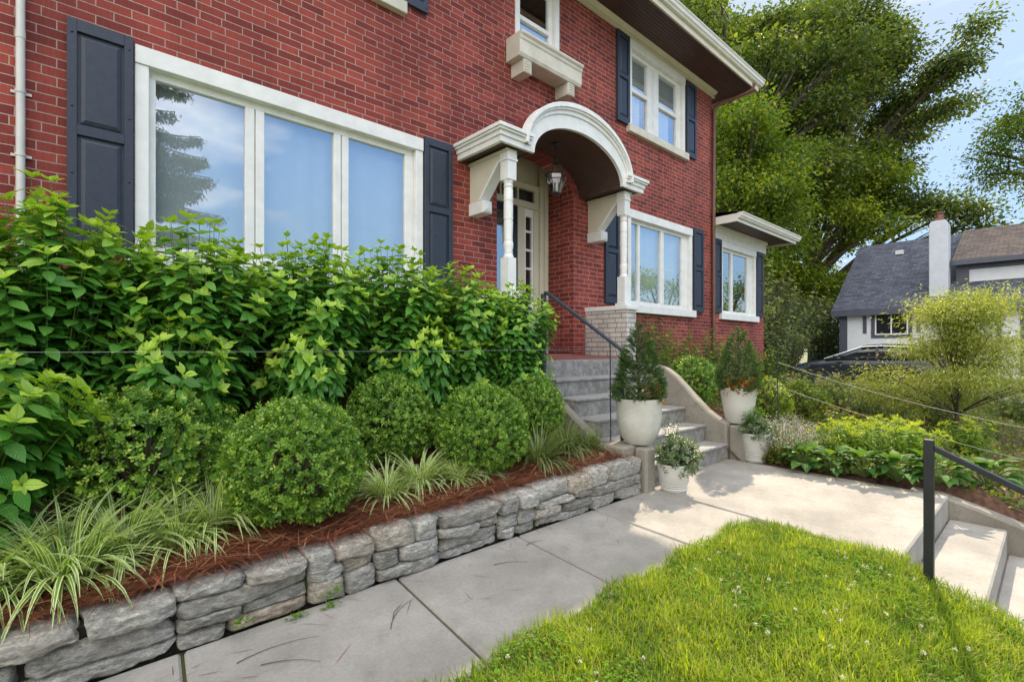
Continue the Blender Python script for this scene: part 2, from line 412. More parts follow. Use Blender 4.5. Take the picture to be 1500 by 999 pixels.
M['shrub'] = leaf_mat('shrub_leaf', (.075, .125, .025), (.19, .24, .06), (.38, .34, .10), .35, .45)
M['shrub_green'] = leaf_mat('green_shrub_leaf', (.05, .12, .016), (.12, .21, .025), (.26, .34, .03), .4, .45)
M['hosta'] = leaf_mat('hosta_leaf', (.035, .11, .030), (.085, .20, .040), (.24, .36, .04), .3, .65, spec=.15)
M['phlox'] = leaf_mat('perennial_leaf', (.085, .19, .016), (.20, .32, .028), (.40, .45, .05), .42, .5, spec=.25)
M['cover'] = leaf_mat('ground_cover_leaf', (.06, .125, .022), (.18, .25, .045), (.30, .20, .05), .35, .5)

# ------------------------------------------------------------------ setting
def lerp(a, b, t): return a + (b - a) * max(0., min(1., t))
def G(x, y):
    s = max(0., .55 - y)
    k = lerp(.05, .42, (x - 1.0) / 2.6) if x < 4.9 else .40
    z = -.03 - min(s * k, 1.35)
    if y < -4: z = min(z, lerp(z, -1.35, (-4 - y) / 3))
    if x > 5.9 and y > -1: z += .04 + .16 * max(0., min(y, 4.8) - 2.3) * lerp(1, 0, (x - 8) / 6)
    if 3.72 < x < 5.95 and y < .8: z -= .5
    return z
xs = [-300, -120, -60, -30, -15, -8] + list(np.arange(-5, 3.65, .3)) + [3.66, 3.70, 3.74, 4.2, 5, 5.6, 5.86, 5.88, 5.94, 5.97] + list(np.arange(6.2, 16, .4)) + [18, 22, 26, 32, 45, 70, 120, 300]
ys = [-300, -120, -60, -30, -15, -9, -7, -5.5, -4] + list(np.arange(-3, .5, .25)) + [.55, .79, .82, 1.2] + list(np.arange(1.7, 6, .4)) + [8, 12, 18, 30, 60, 120, 300]
b = MB(); nx = len(xs)
vs = [(x, y, G(x, y) - (.16 if 5.87 < x < 16.3 and -2 < y < 4.81 else 0)) for y in ys for x in xs]
b.add(vs, [(j * nx + i, j * nx + i + 1, (j + 1) * nx + i + 1, (j + 1) * nx + i) for j in range(len(ys) - 1) for i in range(nx - 1)])
tag(b.build('ground', M['earth'], smooth=True), kind='structure')

# walk: slabs with joints, skewed slightly
b = MB()
jx = [-2.6, -1.6, -.62, .40, 1.44, 2.39, 3.23, 4.10]
for x0, x1 in zip(jx, jx[1:]):
    g = .007; sk = -.11
    b.prism([(x0 + g + sk, 1.60), (x1 - g + sk, 1.60), (x1 - g, 2.56), (x0 + g, 2.56)], 'z', -.11, 0)
tag(b.build('walkway', M['concrete'], bevel=.010), kind='structure')
b = MB(); b.prism([(3.87, .66), (5.86, .66), (5.92, 2.75), (4.115, 2.75), (4.115, 2.56), (3.998, 1.60)], 'z', -.3, .002)
tag(b.build('landing', M['concrete'], bevel=.012), kind='structure')
# driveway + kerb
b = MB(); b.box(16.5, 25.2, -14, 9.5, -.3, .03)
tag(b.build('driveway', M['asphalt']), kind='structure')
b = MB(); b.box(25.2, 25.5, -14, 9.5, -.3, .22)
tag(b.build('kerb', M['slate_trim'], bevel=.02), kind='structure')
b = MB(); b.box(-80, 120, -15, -7.5, -1.6, -1.33)
tag(b.build('street', M['street']), kind='structure')
b = MB(); b.box(-80, 120, -7.3, -5.8, -1.6, -1.31)
tag(b.build('pavement', M['concrete']), kind='structure')
# raised bed
def bedz(x, y):
    z = .262 + .016 * max(0., min(4., x)) + .15 * max(0, y - 2.78) + .02 * mnoise.noise((x * 3, y * 3, 0))
    return z
b = MB(); gx = list(np.arange(-2.6, 3.95, .1)) + [3.95]; gy = [2.70, 2.8, 2.95, 3.1, 3.3, 3.5, 3.7, 3.9, 4.1, 4.3, 4.5, 4.79]
b.add([(x, y, bedz(x, y)) for y in gy for x in gx], [(j * len(gx) + i, j * len(gx) + i + 1, (j + 1) * len(gx) + i + 1, (j + 1) * len(gx) + i) for j in range(len(gy) - 1) for i in range(len(gx) - 1)])
tag(b.build('planting_bed', M['soil'], smooth=True), kind='structure')
# garden soil on the right
def gz(x, y): return G(x, y) + .015
b = MB(); gx = [5.90, 6.06] + list(np.arange(6.10, 16.4, .3)); gy = list(np.arange(-2., 4.8, .25)) + [4.8]
def gsz(x, y):
    z = gz(x, y)
    if x < 7.6 and y > 2.6: z = max(z, lerp(.10, .46, (y - 2.6) / .5) * lerp(1, .3, (x - 6.4) / 1.4) + z * .5)
    if x < 6.09 and y < 1.05: z -= .5
    return z
b.add([(x, y, gsz(x, y)) for y in gy for x in gx], [(j * len(gx) + i, j * len(gx) + i + 1, (j + 1) * len(gx) + i + 1, (j + 1) * len(gx) + i) for j in range(len(gy) - 1) for i in range(len(gx) - 1)])
tag(b.build('garden_soil', M['mulch'], smooth=True), kind='structure')
# lawn turf
def lawnz(x, y): return G(min(x, 3.6), y) + .022
b = MB(); gx = list(np.arange(-4, 3.7, .2)) + [3.72, 3.86]; gy = list(np.arange(-3, 1.5, .2)) + [1.5, 1.585]
b.add([(min(x, 3.70 if y < .6 else 3.86) , y, lawnz(x, y)) for y in gy for x in gx], [(j * len(gx) + i, j * len(gx) + i + 1, (j + 1) * len(gx) + i + 1, (j + 1) * len(gx) + i) for j in range(len(gy) - 1) for i in range(len(gx) - 1)])
tag(b.build('lawn', M['turf'], smooth=True), kind='structure')

# ------------------------------------------------------------------ the brick house
W = 4.8
house = thing('brick_house', 'two storey red brick house with white trim, navy shutters and arched entry canopy', 'house', (5, W, 0))
def wall_cells(b, x0, x1, z0, z1, y, holes, depth=.13):
    X = sorted({x0, x1} | {h[0] for h in holes} | {h[1] for h in holes}); Z = sorted({z0, z1} | {h[2] for h in holes} | {h[3] for h in holes})
    for xa, xb in zip(X, X[1:]):
        for za, zb in zip(Z, Z[1:]):
            cx, cz = (xa + xb) / 2, (za + zb) / 2
            if any(h[0] < cx < h[1] and h[2] < cz < h[3] for h in holes): continue
            b.quad((xa, y, za), (xb, y, za), (xb, y, zb), (xa, y, zb))
    for h in holes:
        a, c, d, e = h
        b.quad((a, y, d), (a, y + depth, d), (a, y + depth, e), (a, y, e)); b.quad((c, y, d), (c, y, e), (c, y + depth, e), (c, y + depth, d))
        b.quad((a, y, e), (a, y + depth, e), (c, y + depth, e), (c, y, e)); b.quad((a, y, d), (c, y, d), (c, y + depth, d), (a, y + depth, d))
XC, AW, AH, SP = 4.86, .74, .5, 3.456      # entry arch
def arch(n=28): return [(XC - AW * math.cos(PI * i / n), SP + AH * math.sin(PI * i / n)) for i in range(n + 1)]
holes = [(.50, 2.98, 2.06, 3.60), (6.99, 9.07, 2.05, 3.58), (7.02, 8.80, 5.02, 6.42), (.95, 2.70, 5.05, 6.42), (4.43, 5.28, 5.1, 6.42)]
door_hole = (XC - AW, XC + AW, 1.18, 3.98)
b = MB()
wall_cells(b, -9, 9.95, -.4, 6.62, W, holes + [door_hole], .13)
# strip the rectangular reveal above the spring line and fill the arch spandrels
pts = arch()
for (xa, za), (xb, zb) in zip(pts, pts[1:]):
    b.quad((xa, W, za), (xb, W, zb), (xb, W, 3.98), (xa, W, 3.98))
    b.quad((xa, W, za), (xa, W + .21, za), (xb, W + .21, zb), (xb, W, zb))
    b.quad((xa, W + .21, za), (xb, W + .21, zb), (xb, W + .21, 4.25), (xa, W + .21, 4.25))
# recess
b.quad((XC + AW, W + .13, 1.18), (XC + AW, W + .21, 1.18), (XC + AW, W + .21, SP), (XC + AW, W + .13, SP))
b.quad((XC - AW, W + .13, 1.18), (XC - AW, W + .21, 1.18), (XC - AW, W + .21, SP), (XC - AW, W + .13, SP))
for sx in (-1, 1):
    x = XC + sx * (AW + .03)
    b.quad((x, W + .21, 1.18), (x, 5.45, 1.18), (x, 5.45, 4.25), (x, W + .21, 4.25))
    b.quad((x, W + .21, 1.18), (XC + sx * AW, W + .21, 1.18), (XC + sx * AW, W + .21, SP), (x, W + .21, SP))
b.quad((XC - .8, W + .21, 4.25), (XC + .8, W + .21, 4.25), (XC + .8, 5.45, 4.25), (XC - .8, 5.45, 4.25))
# side walls and back
b.quad((9.95, W, -.4), (9.95, 13, -.4), (9.95, 13, 6.62), (9.95, W, 6.62)); b.quad((-9, W, -.4), (-9, 13, -.4), (-9, 13, 6.62), (-9, W, 6.62)); b.quad((-9, 13, -.4), (9.95, 13, -.4), (9.95, 13, 6.62), (-9, 13, 6.62))
hw = b.build('wall', M['brick'], house)
# wing
b = MB(); wall_cells(b, 9.95, 12.75, -.4, 3.95, W + .05, [(10.44, 12.24, 2.05, 3.60)], .13)
b.quad((12.75, W + .05, -.4), (12.75, 11, -.4), (12.75, 11, 3.95), (12.75, W + .05, 3.95)); b.quad((9.95, 11, -.4), (12.75, 11, -.4), (12.75, 11, 3.95), (9.95, 11, 3.95))
b.build('wing_wall', M['brick'], house)
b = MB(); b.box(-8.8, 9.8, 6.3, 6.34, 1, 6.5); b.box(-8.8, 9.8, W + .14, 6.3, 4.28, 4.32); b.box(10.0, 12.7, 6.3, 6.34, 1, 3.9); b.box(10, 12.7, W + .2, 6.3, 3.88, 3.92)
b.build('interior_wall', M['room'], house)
# voussoir ring
b = MB(); n = 34
for i in range(n):
    a0, a1 = PI * (i + .06) / n, PI * (i + .94) / n; q = []
    for a, k in ((a0, 0), (a1, 0), (a1, .11), (a0, .11)):
        q.append((XC - (AW + .004 + k) * math.cos(a), SP + (AH + .004 + k) * math.sin(a)))
    b.prism(q, 'y', W - .006, W + .04)
b.build('brick_arch', M['arch_brick'], house)

def window(x0, x1, z0, z1, y, lights, double=False, curtain=None, casing=.09, sill=True, sillmat='white'):
    """outer casing rectangle x0..x1, z0..z1; lights = list of (xa, xb)"""
    b = MB(); p = y - .018
    b.box(x0, x0 + casing, p, y + .05, z0, z1 - .14); b.box(x1 - casing, x1, p, y + .05, z0, z1 - .14)
    b.box(x0, x1, p - .012, y + .05, z1 - .14, z1)
    xs_ = [x0 + casing] + [v for l in lights for v in l] + [x1 - casing]
    zt, zb = z1 - .20, z0 + .07
    b.box(x0 + casing, x1 - casing, y + .045, y + .10, zt, z1 - .1); b.box(x0 + casing, x1 - casing, y + .045, y + .10, z0 - .04, zb)
    for xa, xb in zip(xs_[0::2], xs_[1::2]):
        m = (xa + xb) / 2
        if xb - xa > .09 and xs_[0] < xa and xb < xs_[-1]:
            b.box(xa, m - .006, y + .040, y + .10, zb, zt); b.box(m + .006, xb, y + .040, y + .10, zb, zt)
            b.box(m - .006, m + .006, y + .06, y + .10, zb, zt)
        else: b.box(xa, xb, y + .043, y + .10, zb, zt)
    if double:
        zm = (zt + zb) / 2
        for xa, xb in lights: b.box(xa, xb, y + .035, y + .095, zm - .03, zm + .03)
    w = b.build('window', M['white'], house, bevel=.004)
    g = MB()
    for xa, xb in lights: g.quad((xa, y + .075, zb), (xb, y + .075, zb), (xb, y + .075, zt), (xa, y + .075, zt))
    g.build('glass', M['glass'], w)
    if sill:
        s = MB(); s.box(x0 - .06, x1 + .06, y - .075, y + .06, z0 - .135, z0 - .002); s.build('sill', M[sillmat], w, bevel=.006)
    def drape(xa, xb, zlo=None, yy=.17, amp=.004, wl=.23):
        k = max(8, int((xb - xa) / .02)); vs = []
        for i in range(k + 1):
            x = xa + (xb - xa) * i / k; yv = y + yy + amp * math.sin(x * 2 * PI / wl) + .3 * amp * math.sin(x * 41)
            vs += [(x, yv, (zlo or zb) - .05), (x, yv, zt + .1)]
        return vs, [(2 * i, 2 * i + 2, 2 * i + 3, 2 * i + 1) for i in range(k)]
    if curtain == 'sheer':
        for xa, xb in ((x0 + .02, x1 - .02),):
            c = MB(); c.add(*drape(xa, xb)); c.build('curtain', M['curtain'], w, smooth=True)
    if curtain == 'blind':
        c = MB()
        for xa, xb in lights:
            z = zt
            while z > (zb + zt) / 2 - .02: c.box(xa - .02, xb + .02, y + .10, y + .125, z - .028, z - .008); z -= .036
        c.build('blind', M['blind'], w)
        for xa, xb in lights:
            c = MB(); c.add(*drape(xa, xa + (xb - xa) * .75, None, .125, .012, .07)); c.build('curtain', M['curtain'], w, smooth=True)
    if curtain == 'lower':
        c = MB()
        for xa, xb in lights: c.box(xa - .02, xb + .02, y + .12, y + .125, zb, (zb + zt) / 2 - .02)
        c.build('blind', M['curtain'], w)
    return w
window(.44, 3.02, 2.06, 3.65, W, [(.58, 1.23), (1.385, 2.03), (2.18, 2.83)], curtain='sheer')
window(6.96, 9.10, 2.05, 3.63, W, [(7.12, 7.33), (7.40, 8.06), (8.16, 8.81)], curtain='sheer')
window(10.43, 12.25, 2.07, 3.62, W + .05, [(10.56, 11.05), (11.14, 11.90)], curtain=None)
window(6.99, 8.82, 5.02, 6.45, W, [(7.07, 7.62), (7.98, 8.60)], double=True, curtain='blind', sillmat='stone_trim', casing=.08)
window(.92, 2.73, 5.05, 6.45, W, [(1.02, 1.72), (1.88, 2.60)], double=True, curtain='blind', sillmat='stone_trim', casing=.08)
window(4.43, 5.28, 5.16, 6.45, W, [(4.52, 5.12)], double=True, curtain='lower', sill=False, casing=.08)

def shutter(x0, x1, z0, z1, y):
    b = MB(); st = .055; p = y - .045
    mid = z0 + (z1 - z0) * .52
    b.box(x0, x1, y - .022, y - .004, z0, z1)
    for xa, xb, za, zb in ((x0, x0 + st, z0, z1), (x1 - st, x1, z0, z1), (x0 + st, x1 - st, z0, z0 + .10), (x0 + st, x1 - st, z1 - .085, z1), (x0 + st, x1 - st, mid - .035, mid + .035)):
        b.box(xa, xb, p, y - .022, za, zb)
    for za, zb in ((z0 + .10, mid - .035), (mid + .035, z1 - .085)):
        i, k = .018, .045
        A = [(x0 + st + i, p + .016, za + i), (x1 - st - i, p + .016, za + i), (x1 - st - i, p + .016, zb - i), (x0 + st + i, p + .016, zb - i)]
        A0 = [(x, y - .022, z) for x, _, z in A]
        D = [(x0 + st + k, p + .004, za + k), (x1 - st - k, p + .004, za + k), (x1 - st - k, p + .004, zb - k), (x0 + st + k, p + .004, zb - k)]
        b.add(A0 + A + D, [(q, (q + 1) % 4, 4 + (q + 1) % 4, 4 + q) for q in range(4)] + [(4 + q, 4 + (q + 1) % 4, 8 + (q + 1) % 4, 8 + q) for q in range(4)] + [(8, 9, 10, 11)])
    for x in (x0 + .027, x1 - .027):
        for z in (z0 + .05, z0 + .33 * (z1 - z0), z0 + .62 * (z1 - z0), z1 - .10):
            b.lathe([(.009, 0), (.009, .004), (.004, .008)], (0, 0, 0), 8); nn = 24
            for q in range(len(b.v) - nn, len(b.v)): vx, vy, vz = b.v[q]; b.v[q] = (x + vx, p - vz, z + vy)
    return b.build('shutter', M['navy'], house, bevel=.003)
for a in ((.05, .43, 2.03, 3.68), (3.03, 3.41, 2.03, 3.68), (6.33, 6.69, 2.03, 3.64), (9.14, 9.52, 2.03, 3.66), (6.64, 6.98, 4.99, 6.45), (8.86, 9.22, 4.99, 6.42), (2.74, 3.07, 5.06, 6.45), (.57, .90, 5.06, 6.45)): shutter(*a, W)
shutter(10.12, 10.42, 2.07, 3.62, W + .05); shutter(12.27, 12.62, 2.07, 3.62, W + .05)

# eaves
b = MB(); b.box(-9.8, 10.45, 4.10, W + .3, 6.585, 6.62); b.box(9.9, 10.45, W + .3, 13.5, 6.585, 6.62); b.build('soffit', M['soffit'], house)
b = MB()
for k in range(12):
    y = 4.13 + k * .056; b.box(-9.7, 10.40, y, y + .006, 6.579, 6.586)
b.build('soffit_groove', M['boards'], house)
b = MB(); b.box(-9, 9.99, W - .03, W - .001, 6.455, 6.585); b.prism([(W - .03, 6.53), (W - .09, 6.575), (W - .09, 6.585), (W - .03, 6.585)], 'x', -9, 10.03); b.box(-9, 10.0, W - .045, W - .03, 6.455, 6.475)
b.box(9.952, 9.98, W, 13, 6.455, 6.585)
b.build('frieze', M['cream'], house, bevel=.004)
b = MB(); b.box(-9.8, 10.47, 4.08, 4.10, 6.50, 6.72); b.box(10.45, 10.47, 4.10, 13.5, 6.50, 6.72); b.box(-9.8, 10.45, 4.10, 4.15, 6.545, 6.584); b.build('fascia', M['cream'], house, bevel=.004)
gprof = [(4.08, 6.60), (4.035, 6.60), (4.02, 6.625), (4.00, 6.64), (3.99, 6.68), (3.97, 6.70), (3.97, 6.715), (4.08, 6.715)]
b = MB(); b.prism(gprof, 'x', -9.8, 10.55); b.prism([(10.47 + (4.08 - y), z) for y, z in gprof], 'y', 4.08, 13.5); b.build('gutter', M['gutter'], house, bevel=.003)
b = MB(); A = [(-9.8, 4.02, 6.722), (10.53, 4.02, 6.722), (10.53, 13.5, 6.722), (-9.8, 13.5, 6.722), (-5, 8.8, 9.4), (5.7, 8.8, 9.4)]
b.add(A, [(0, 1, 5, 4), (1, 2, 5), (2, 3, 4, 5), (3, 0, 4)]); b.build('roof', M['shingle'], house)
# wing eaves
b = MB(); b.box(9.96, 13.2, 4.30, W + .3, 3.895, 3.92); b.box(12.75, 13.2, W + .3, 11.3, 3.895, 3.92); b.build('wing_soffit', M['soffit'], house)
b = MB(); b.box(9.97, 12.80, W + .01, W + .048, 3.62, 3.895); b.box(9.97, 12.80, W - .03, W + .01, 3.82, 3.895); b.box(12.752, 12.80, W + .05, 11, 3.62, 3.895); b.build('wing_frieze', M['white'], house, bevel=.004)
b = MB(); b.box(9.955, 13.22, 4.28, 4.30, 3.84, 4.0); b.box(13.2, 13.22, 4.3, 11.3, 3.84, 4.0); b.box(9.955, 9.97, 4.30, W + .05, 3.84, 4.0)
g2 = [(y + .20, z - 2.70) for y, z in gprof]
b.prism(g2, 'x', 9.955, 13.30); b.prism([(13.22 + (4.28 - y), z) for y, z in g2], 'y', 4.28, 11.3); b.build('wing_gutter', M['gutter'], house, bevel=.003)
b = MB(); b.add([(9.952, 4.22, 4.03), (13.28, 4.22, 4.03), (13.28, 11.4, 4.03), (9.952, W + .2, 4.12), (9.952, 11.4, 4.9), (11.5, 7.5, 4.75)], [(0, 1, 5, 3), (1, 2, 5), (2, 4, 3, 5)]); b.build('wing_roof', M['shingle'], house)
# downspouts
b = MB(); b.tube([(10.2, 4.06, 6.56), (10.2, 4.10, 6.46), (10.17, 4.18, 6.42), (9.93, 4.68, 6.26), (9.91, 4.74, 6.2), (9.91, 4.745, 4.2), (9.91, 4.745, .5)], .036, 10)
for z in (5.6, 3.2, 1.2): b.tube([(9.91, 4.745, z), (9.91, 4.745, z + .03)], .043, 10)
b.build('downspout', M['copper'], house, smooth='auto')
b = MB(); b.tube([(-.185, 4.76, .4), (-.185, 4.76, 6.5)], .024, 10)
for z in (2.62, 3.05, 3.75, 4.5, 5.6): b.tube([(-.185, 4.76, z), (-.185, 4.76, z + .02)], .028, 10); b.box(-.235, -.13, 4.785, 4.797, z, z + .018)
for z in (3.42, 4.9): b.tube([(-.185, 4.76, z), (-.185, 4.76, z + .05)], .027, 10)
b.build('conduit', M['pipe_white'], house, smooth='auto')
# stone box sill under the middle window
b = MB(); b.prism([(4.795, 4.99), (4.55, 4.99), (4.53, 5.03), (4.53, 5.19), (4.515, 5.205), (4.515, 5.235), (4.49, 5.26), (4.49, 5.295), (4.795, 5.295)], 'x', 4.27, 5.47)
wb = b.build('window_ledge', M['stone_trim'], house, bevel=.006)
for x in (4.36, 5.20):
    c = MB(); c.box(x, x + .14, 4.56, 4.795, 4.82, 4.988)
    c.box(x + .008, x + .132, 4.552, 4.56, 4.83, 4.845); c.box(x + .008, x + .132, 4.552, 4.56, 4.965, 4.98); c.box(x + .008, x + .02, 4.552, 4.56, 4.845, 4.965); c.box(x + .12, x + .132, 4.552, 4.56, 4.845, 4.965)
    for i in range(3):
        for j in range(3):
            if (i, j) != (1, 1): c.box(x + .028 + i * .03, x + .05 + i * .03, 4.551, 4.56, 4.856 + j * .037, 4.88 + j * .037)
    c.lathe([(.012, 0), (.012, .01)], (x + .07, 4.555, 4.90), 8)
    c.build('corbel', M['stone_trim'], wb)

# entry canopy
CX, CF, CB = 4.86, 3.98, 4.797
def can_prof(ri, rz, z0, n=26): return [(CX - ri * math.cos(PI * i / n), z0 + rz * math.sin(PI * i / n)) for i in range(n + 1)]
b = MB()
# front face: flat ends + arched band (fascia)
inner = can_prof(.855, .47, 3.535); outer = can_prof(.965, .60, 3.60)
L, R = 3.50, 6.22
def band(b, inn, out, y0, y1):
    n = len(inn)
    for i in range(n - 1):
        q = [inn[i], inn[i + 1], out[i + 1], out[i]]
        b.prism(q, 'y', y0, y1)
band(b, inner, outer, CF + .03, CF + .075)
for xa, xb in ((L, CX - .855), (CX + .855, R)):
    b.box(xa, xb, CF + .034, CF + .072, 3.537, 3.66)
b.box(L, L + .045, CF + .076, CB, 3.535, 3.66); b.box(R - .045, R, CF + .076, CB, 3.535, 3.66)
fa = b.build('canopy_fascia', M['white'], house)
# crown moulding, three stepped bands
b = MB()
for k, (dy, h0, h1) in enumerate(((.012, .0, .05), (-.012, .05, .075), (-.03, .075, .115))):
    o0 = can_prof(.965 + h0 * .55 - .012, .60 + h0 - .03, 3.60); o1 = can_prof(.965 + h1 * .55, .60 + h1 - .012, 3.60)
    band(b, o0, o1, CF + dy, CF + .10 - .002 * k)
    xl, xr = CX - .965 + .0, CX + .965
    b.box(L + dy - .03, xl + .05, CF + dy + .003, CF + .10 - .002 * k, 3.60 + h0, 3.60 + h1); b.box(xr - .05, R - dy + .03, CF + dy + .003, CF + .10 - .002 * k, 3.60 + h0, 3.60 + h1)
    b.box(L + dy - .03, L + .10 - .002 * k, CF + .102, CB, 3.60 + h0, 3.60 + h1); b.box(R - .10 + .002 * k, R - dy + .03, CF + .102, CB, 3.60 + h0, 3.60 + h1)
b.build('crown_moulding', M['white'], house, bevel=.003)
# vault ceiling, boards running front to back as small steps
b = MB(); n = 46
for i in range(n):
    a0, a1 = PI * (i + .05) / n, PI * (i + .95) / n
    P = lambda a, r, rz: (CX - r * math.cos(a), 3.537 + rz * math.sin(a))
    b.prism([P(a0, .862, .477), P(a1, .862, .477), P(a1, .885, .50), P(a0, .885, .50)], 'y', CF + .076, CB)
for xa, xb in ((L + .046, CX - .87), (CX + .87, R - .046)):
    w = (xb - xa) / 5
    for k in range(5): b.box(xa + k * w + .003, xa + (k + 1) * w - .003, CF + .076, CB, 3.55, 3.565)
b.build('canopy_ceiling', M['boards'], house)
b = MB(); o0 = can_prof(.89, .52, 3.60); o1 = can_prof(1.0, .69, 3.60); band(b, o0, o1, CF + .103, CB)
for xa, xb in ((L + .0, CX - .985), (CX + .985, R)): b.prism([(CF + .10, 3.70), (CB, 3.66), (CB, 3.77), (CF + .10, 3.725)], 'x', xa, xb)
b.build('canopy_roof', plain('canopy_metal', (.16, .035, .03), .5, .15), house)
# brackets + columns + piers
for x0 in (3.67, 5.915):
    b = MB(); prof = [(4.797, 2.91), (4.797, 3.52), (4.14, 3.52), (4.14, 3.42), (4.27, 3.40), (4.60, 3.06), (4.60, 2.91)]
    b.prism(prof, 'x', x0 + .015, x0 + .125)
    b.box(x0 - .008, x0 + .15, 4.10, 4.797, 3.50, 3.534)
    br = b.build('bracket', M['cream'], house, bevel=.004)
    c = MB(); c.prism([(4.23, 3.425), (4.27, 3.425), (4.625, 3.055), (4.585, 3.055)], 'x', x0, x0 + .14); c.build('brace', M['white'], br, bevel=.003)
    c = MB(); c.box(x0, x0 + .14, 4.53, 4.797, 2.905, 3.05); c.box(x0 + .012, x0 + .128, 4.515, 4.53, 2.917, 3.038)
    for k in (.03, .05): c.box(x0 + k, x0 + .14 - k, 4.515 - k * .25, 4.515, 2.905 + k, 3.05 - k)
    c.build('corbel', M['white'], br, bevel=.003)
for xc in (3.75, 5.955):
    b = MB(); yc = 4.17; zb = 1.925; h = .062
    b.box(xc - .085, xc + .085, yc - .085, yc + .085, zb, zb + .03); b.box(xc - h, xc + h, yc - h, yc + h, zb + .03, 2.33)
    b.prism([(0, 0)], 'z', 0, 0) if False else None
    prof = [(.058, 2.33), (.060, 2.35), (.047, 2.375), (.052, 2.39), (.046, 2.41), (.055, 2.46), (.055, 2.50), (.047, 2.515), (.051, 2.53), (.047, 2.55), (.053, 2.72), (.053, 2.74), (.048, 2.745), (.048, 2.755), (.053, 2.76), (.053, 2.95), (.048, 2.955), (.048, 2.965), (.053, 2.97), (.052, 3.10), (.046, 3.11), (.056, 3.135), (.046, 3.155), (.060, 3.20)]
    b.lathe(prof, (xc, yc, 0), 20)
    b.box(xc - .064, xc + .064, yc - .064, yc + .064, 3.20, 3.41); b.box(xc - .075, xc + .075, yc - .075, yc + .075, 3.41, 3.435); b.box(xc - .068, xc + .068, yc - .068, yc + .068, 3.435, 3.53)
    b.box(xc - .04, xc + .04, yc - .072, yc - .068, 3.45, 3.515)
    b.build('column', M['white'], house, smooth='auto')
for xa, xb in ((3.62, 3.85), (5.87, 6.10)):
    b = MB(); b.box(xa, xb, 4.06, 4.797, .0, 1.86); pr = b.build('pier', M['white_brick'], house)
    c = MB(); c.box(xa - .02, xb + .02, 4.03, 4.797, 1.86, 1.922); c.build('pier_cap', M['white'], pr, bevel=.008)
# door set
y = 5.38
b = MB(); b.box(XC - .77, XC + .77, y + .03, y + .06, 3.75, 4.25)             # tympanum board
for xa, xb in ((XC - .77, 4.25), (5.03, 5.17), (5.36, XC + .77)): b.box(xa, xb, y, y + .06, 1.24, 3.42)
b.box(XC - .77, XC + .77, y - .01, y + .06, 3.42, 3.52); b.box(XC - .77, XC + .77, y - .015, y + .06, 3.70, 3.78)
b.box(XC - .77, XC + .77, y - .03, y - .015, 3.755, 3.78); b.box(XC - .77, XC + .77, y - .03, y - .01, 3.42, 3.445)
for xa in (XC - .77, 4.42, 4.68, 5.02, 5.38): b.box(xa, xa + (.03 if 4.3 < xa < 5.3 else .09), y, y + .05, 3.52, 3.70)
b.box(5.46, 5.60, y - .04, y - .002, 1.24, 4.2); b.box(5.53, 5.60, y - .08, y - .04, 1.24, 4.2)
df = b.build('door_frame', M['cream'], house, bevel=.004)
b = MB(); b.box(5.17, 5.36, y + .015, y + .05, 1.24, 1.95); b.box(5.17, 5.205, y + .015, y + .05, 1.95, 3.42); b.box(5.325, 5.36, y + .015, y + .05, 1.95, 3.42)
for z in (1.95, 2.22, 2.50, 2.78, 3.06, 3.30): b.box(5.205, 5.325, y + .015, y + .05, z, z + .035 if z < 3.2 else 3.42)
sl = b.build('sidelight', M['white'], house, bevel=.003)
b = MB(); b.quad((5.205, y + .04, 1.95), (5.325, y + .04, 1.95), (5.325, y + .04, 3.35), (5.205, y + .04, 3.35)); b.build('glass', M['door_glass'], sl)
b = MB(); b.quad((4.15, y + .03, 3.52), (5.46, y + .03, 3.52), (5.46, y + .03, 3.70), (4.15, y + .03, 3.70)); b.build('glass', M['door_glass'], df)
b = MB(); b.box(4.25, 4.36, y + .01, y + .05, 1.25, 3.42); b.box(4.94, 5.03, y + .01, y + .05, 1.25, 3.42); b.box(4.36, 4.94, y + .01, y + .05, 1.25, 1.5); b.box(4.36, 4.94, y + .01, y + .05, 3.30, 3.42)
dr = b.build('door', M['door_navy'], house, bevel=.004)
b = MB(); b.quad((4.36, y + .035, 1.5), (4.94, y + .035, 1.5), (4.94, y + .035, 3.30), (4.36, y + .035, 3.30)); b.build('glass', M['glass'], dr)
b = MB(); b.tube([(4.97, y - .03, 2.15), (4.97, y - .03, 2.35)], .012, 8); b.build('handle', M['lantern_metal'], dr)
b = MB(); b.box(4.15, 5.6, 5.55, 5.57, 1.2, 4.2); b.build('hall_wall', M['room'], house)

# ------------------------------------------------------------------ steps
steps = thing('porch_steps', 'weathered grey concrete steps with curved cheek walls climbing to the tiled porch', 'steps', (4.96, 2.65, 0))
ST = [(2.65, .19), (2.92, .385), (3.19, .58), (3.46, .775), (3.73, .97)]
b = MB()
for i, (yf, z) in enumerate(ST):
    yb = ST[i + 1][0] if i + 1 < len(ST) else 4.0
    zl = ST[i - 1][1] if i else -.1
    b.box(4.055, 5.865, yf, yb + .0, zl - .0 if i == 0 else zl, z - .03) if False else None
    b.box(4.05, 5.87, yf, yb, -.1, z - .035)
    b.box(4.05, 5.87, yf - .018, yb - .002, z - .035, z)
b.build('tread', M['step_concrete'], steps, bevel=.008)
b = MB(); b.box(3.88, 5.87, 3.985, W - .002, .2, 1.175); b.build('porch_slab', M['step_concrete'], steps, bevel=.006)
b = MB(); b.add([(3.9, 4.02, 1.179), (5.865, 4.02, 1.179), (5.865, 4.796, 1.225), (3.9, 4.796, 1.225)], [(0, 1, 2, 3)]); b.box(4.13, 5.59, 4.797, 5.40, 1.1, 1.232)
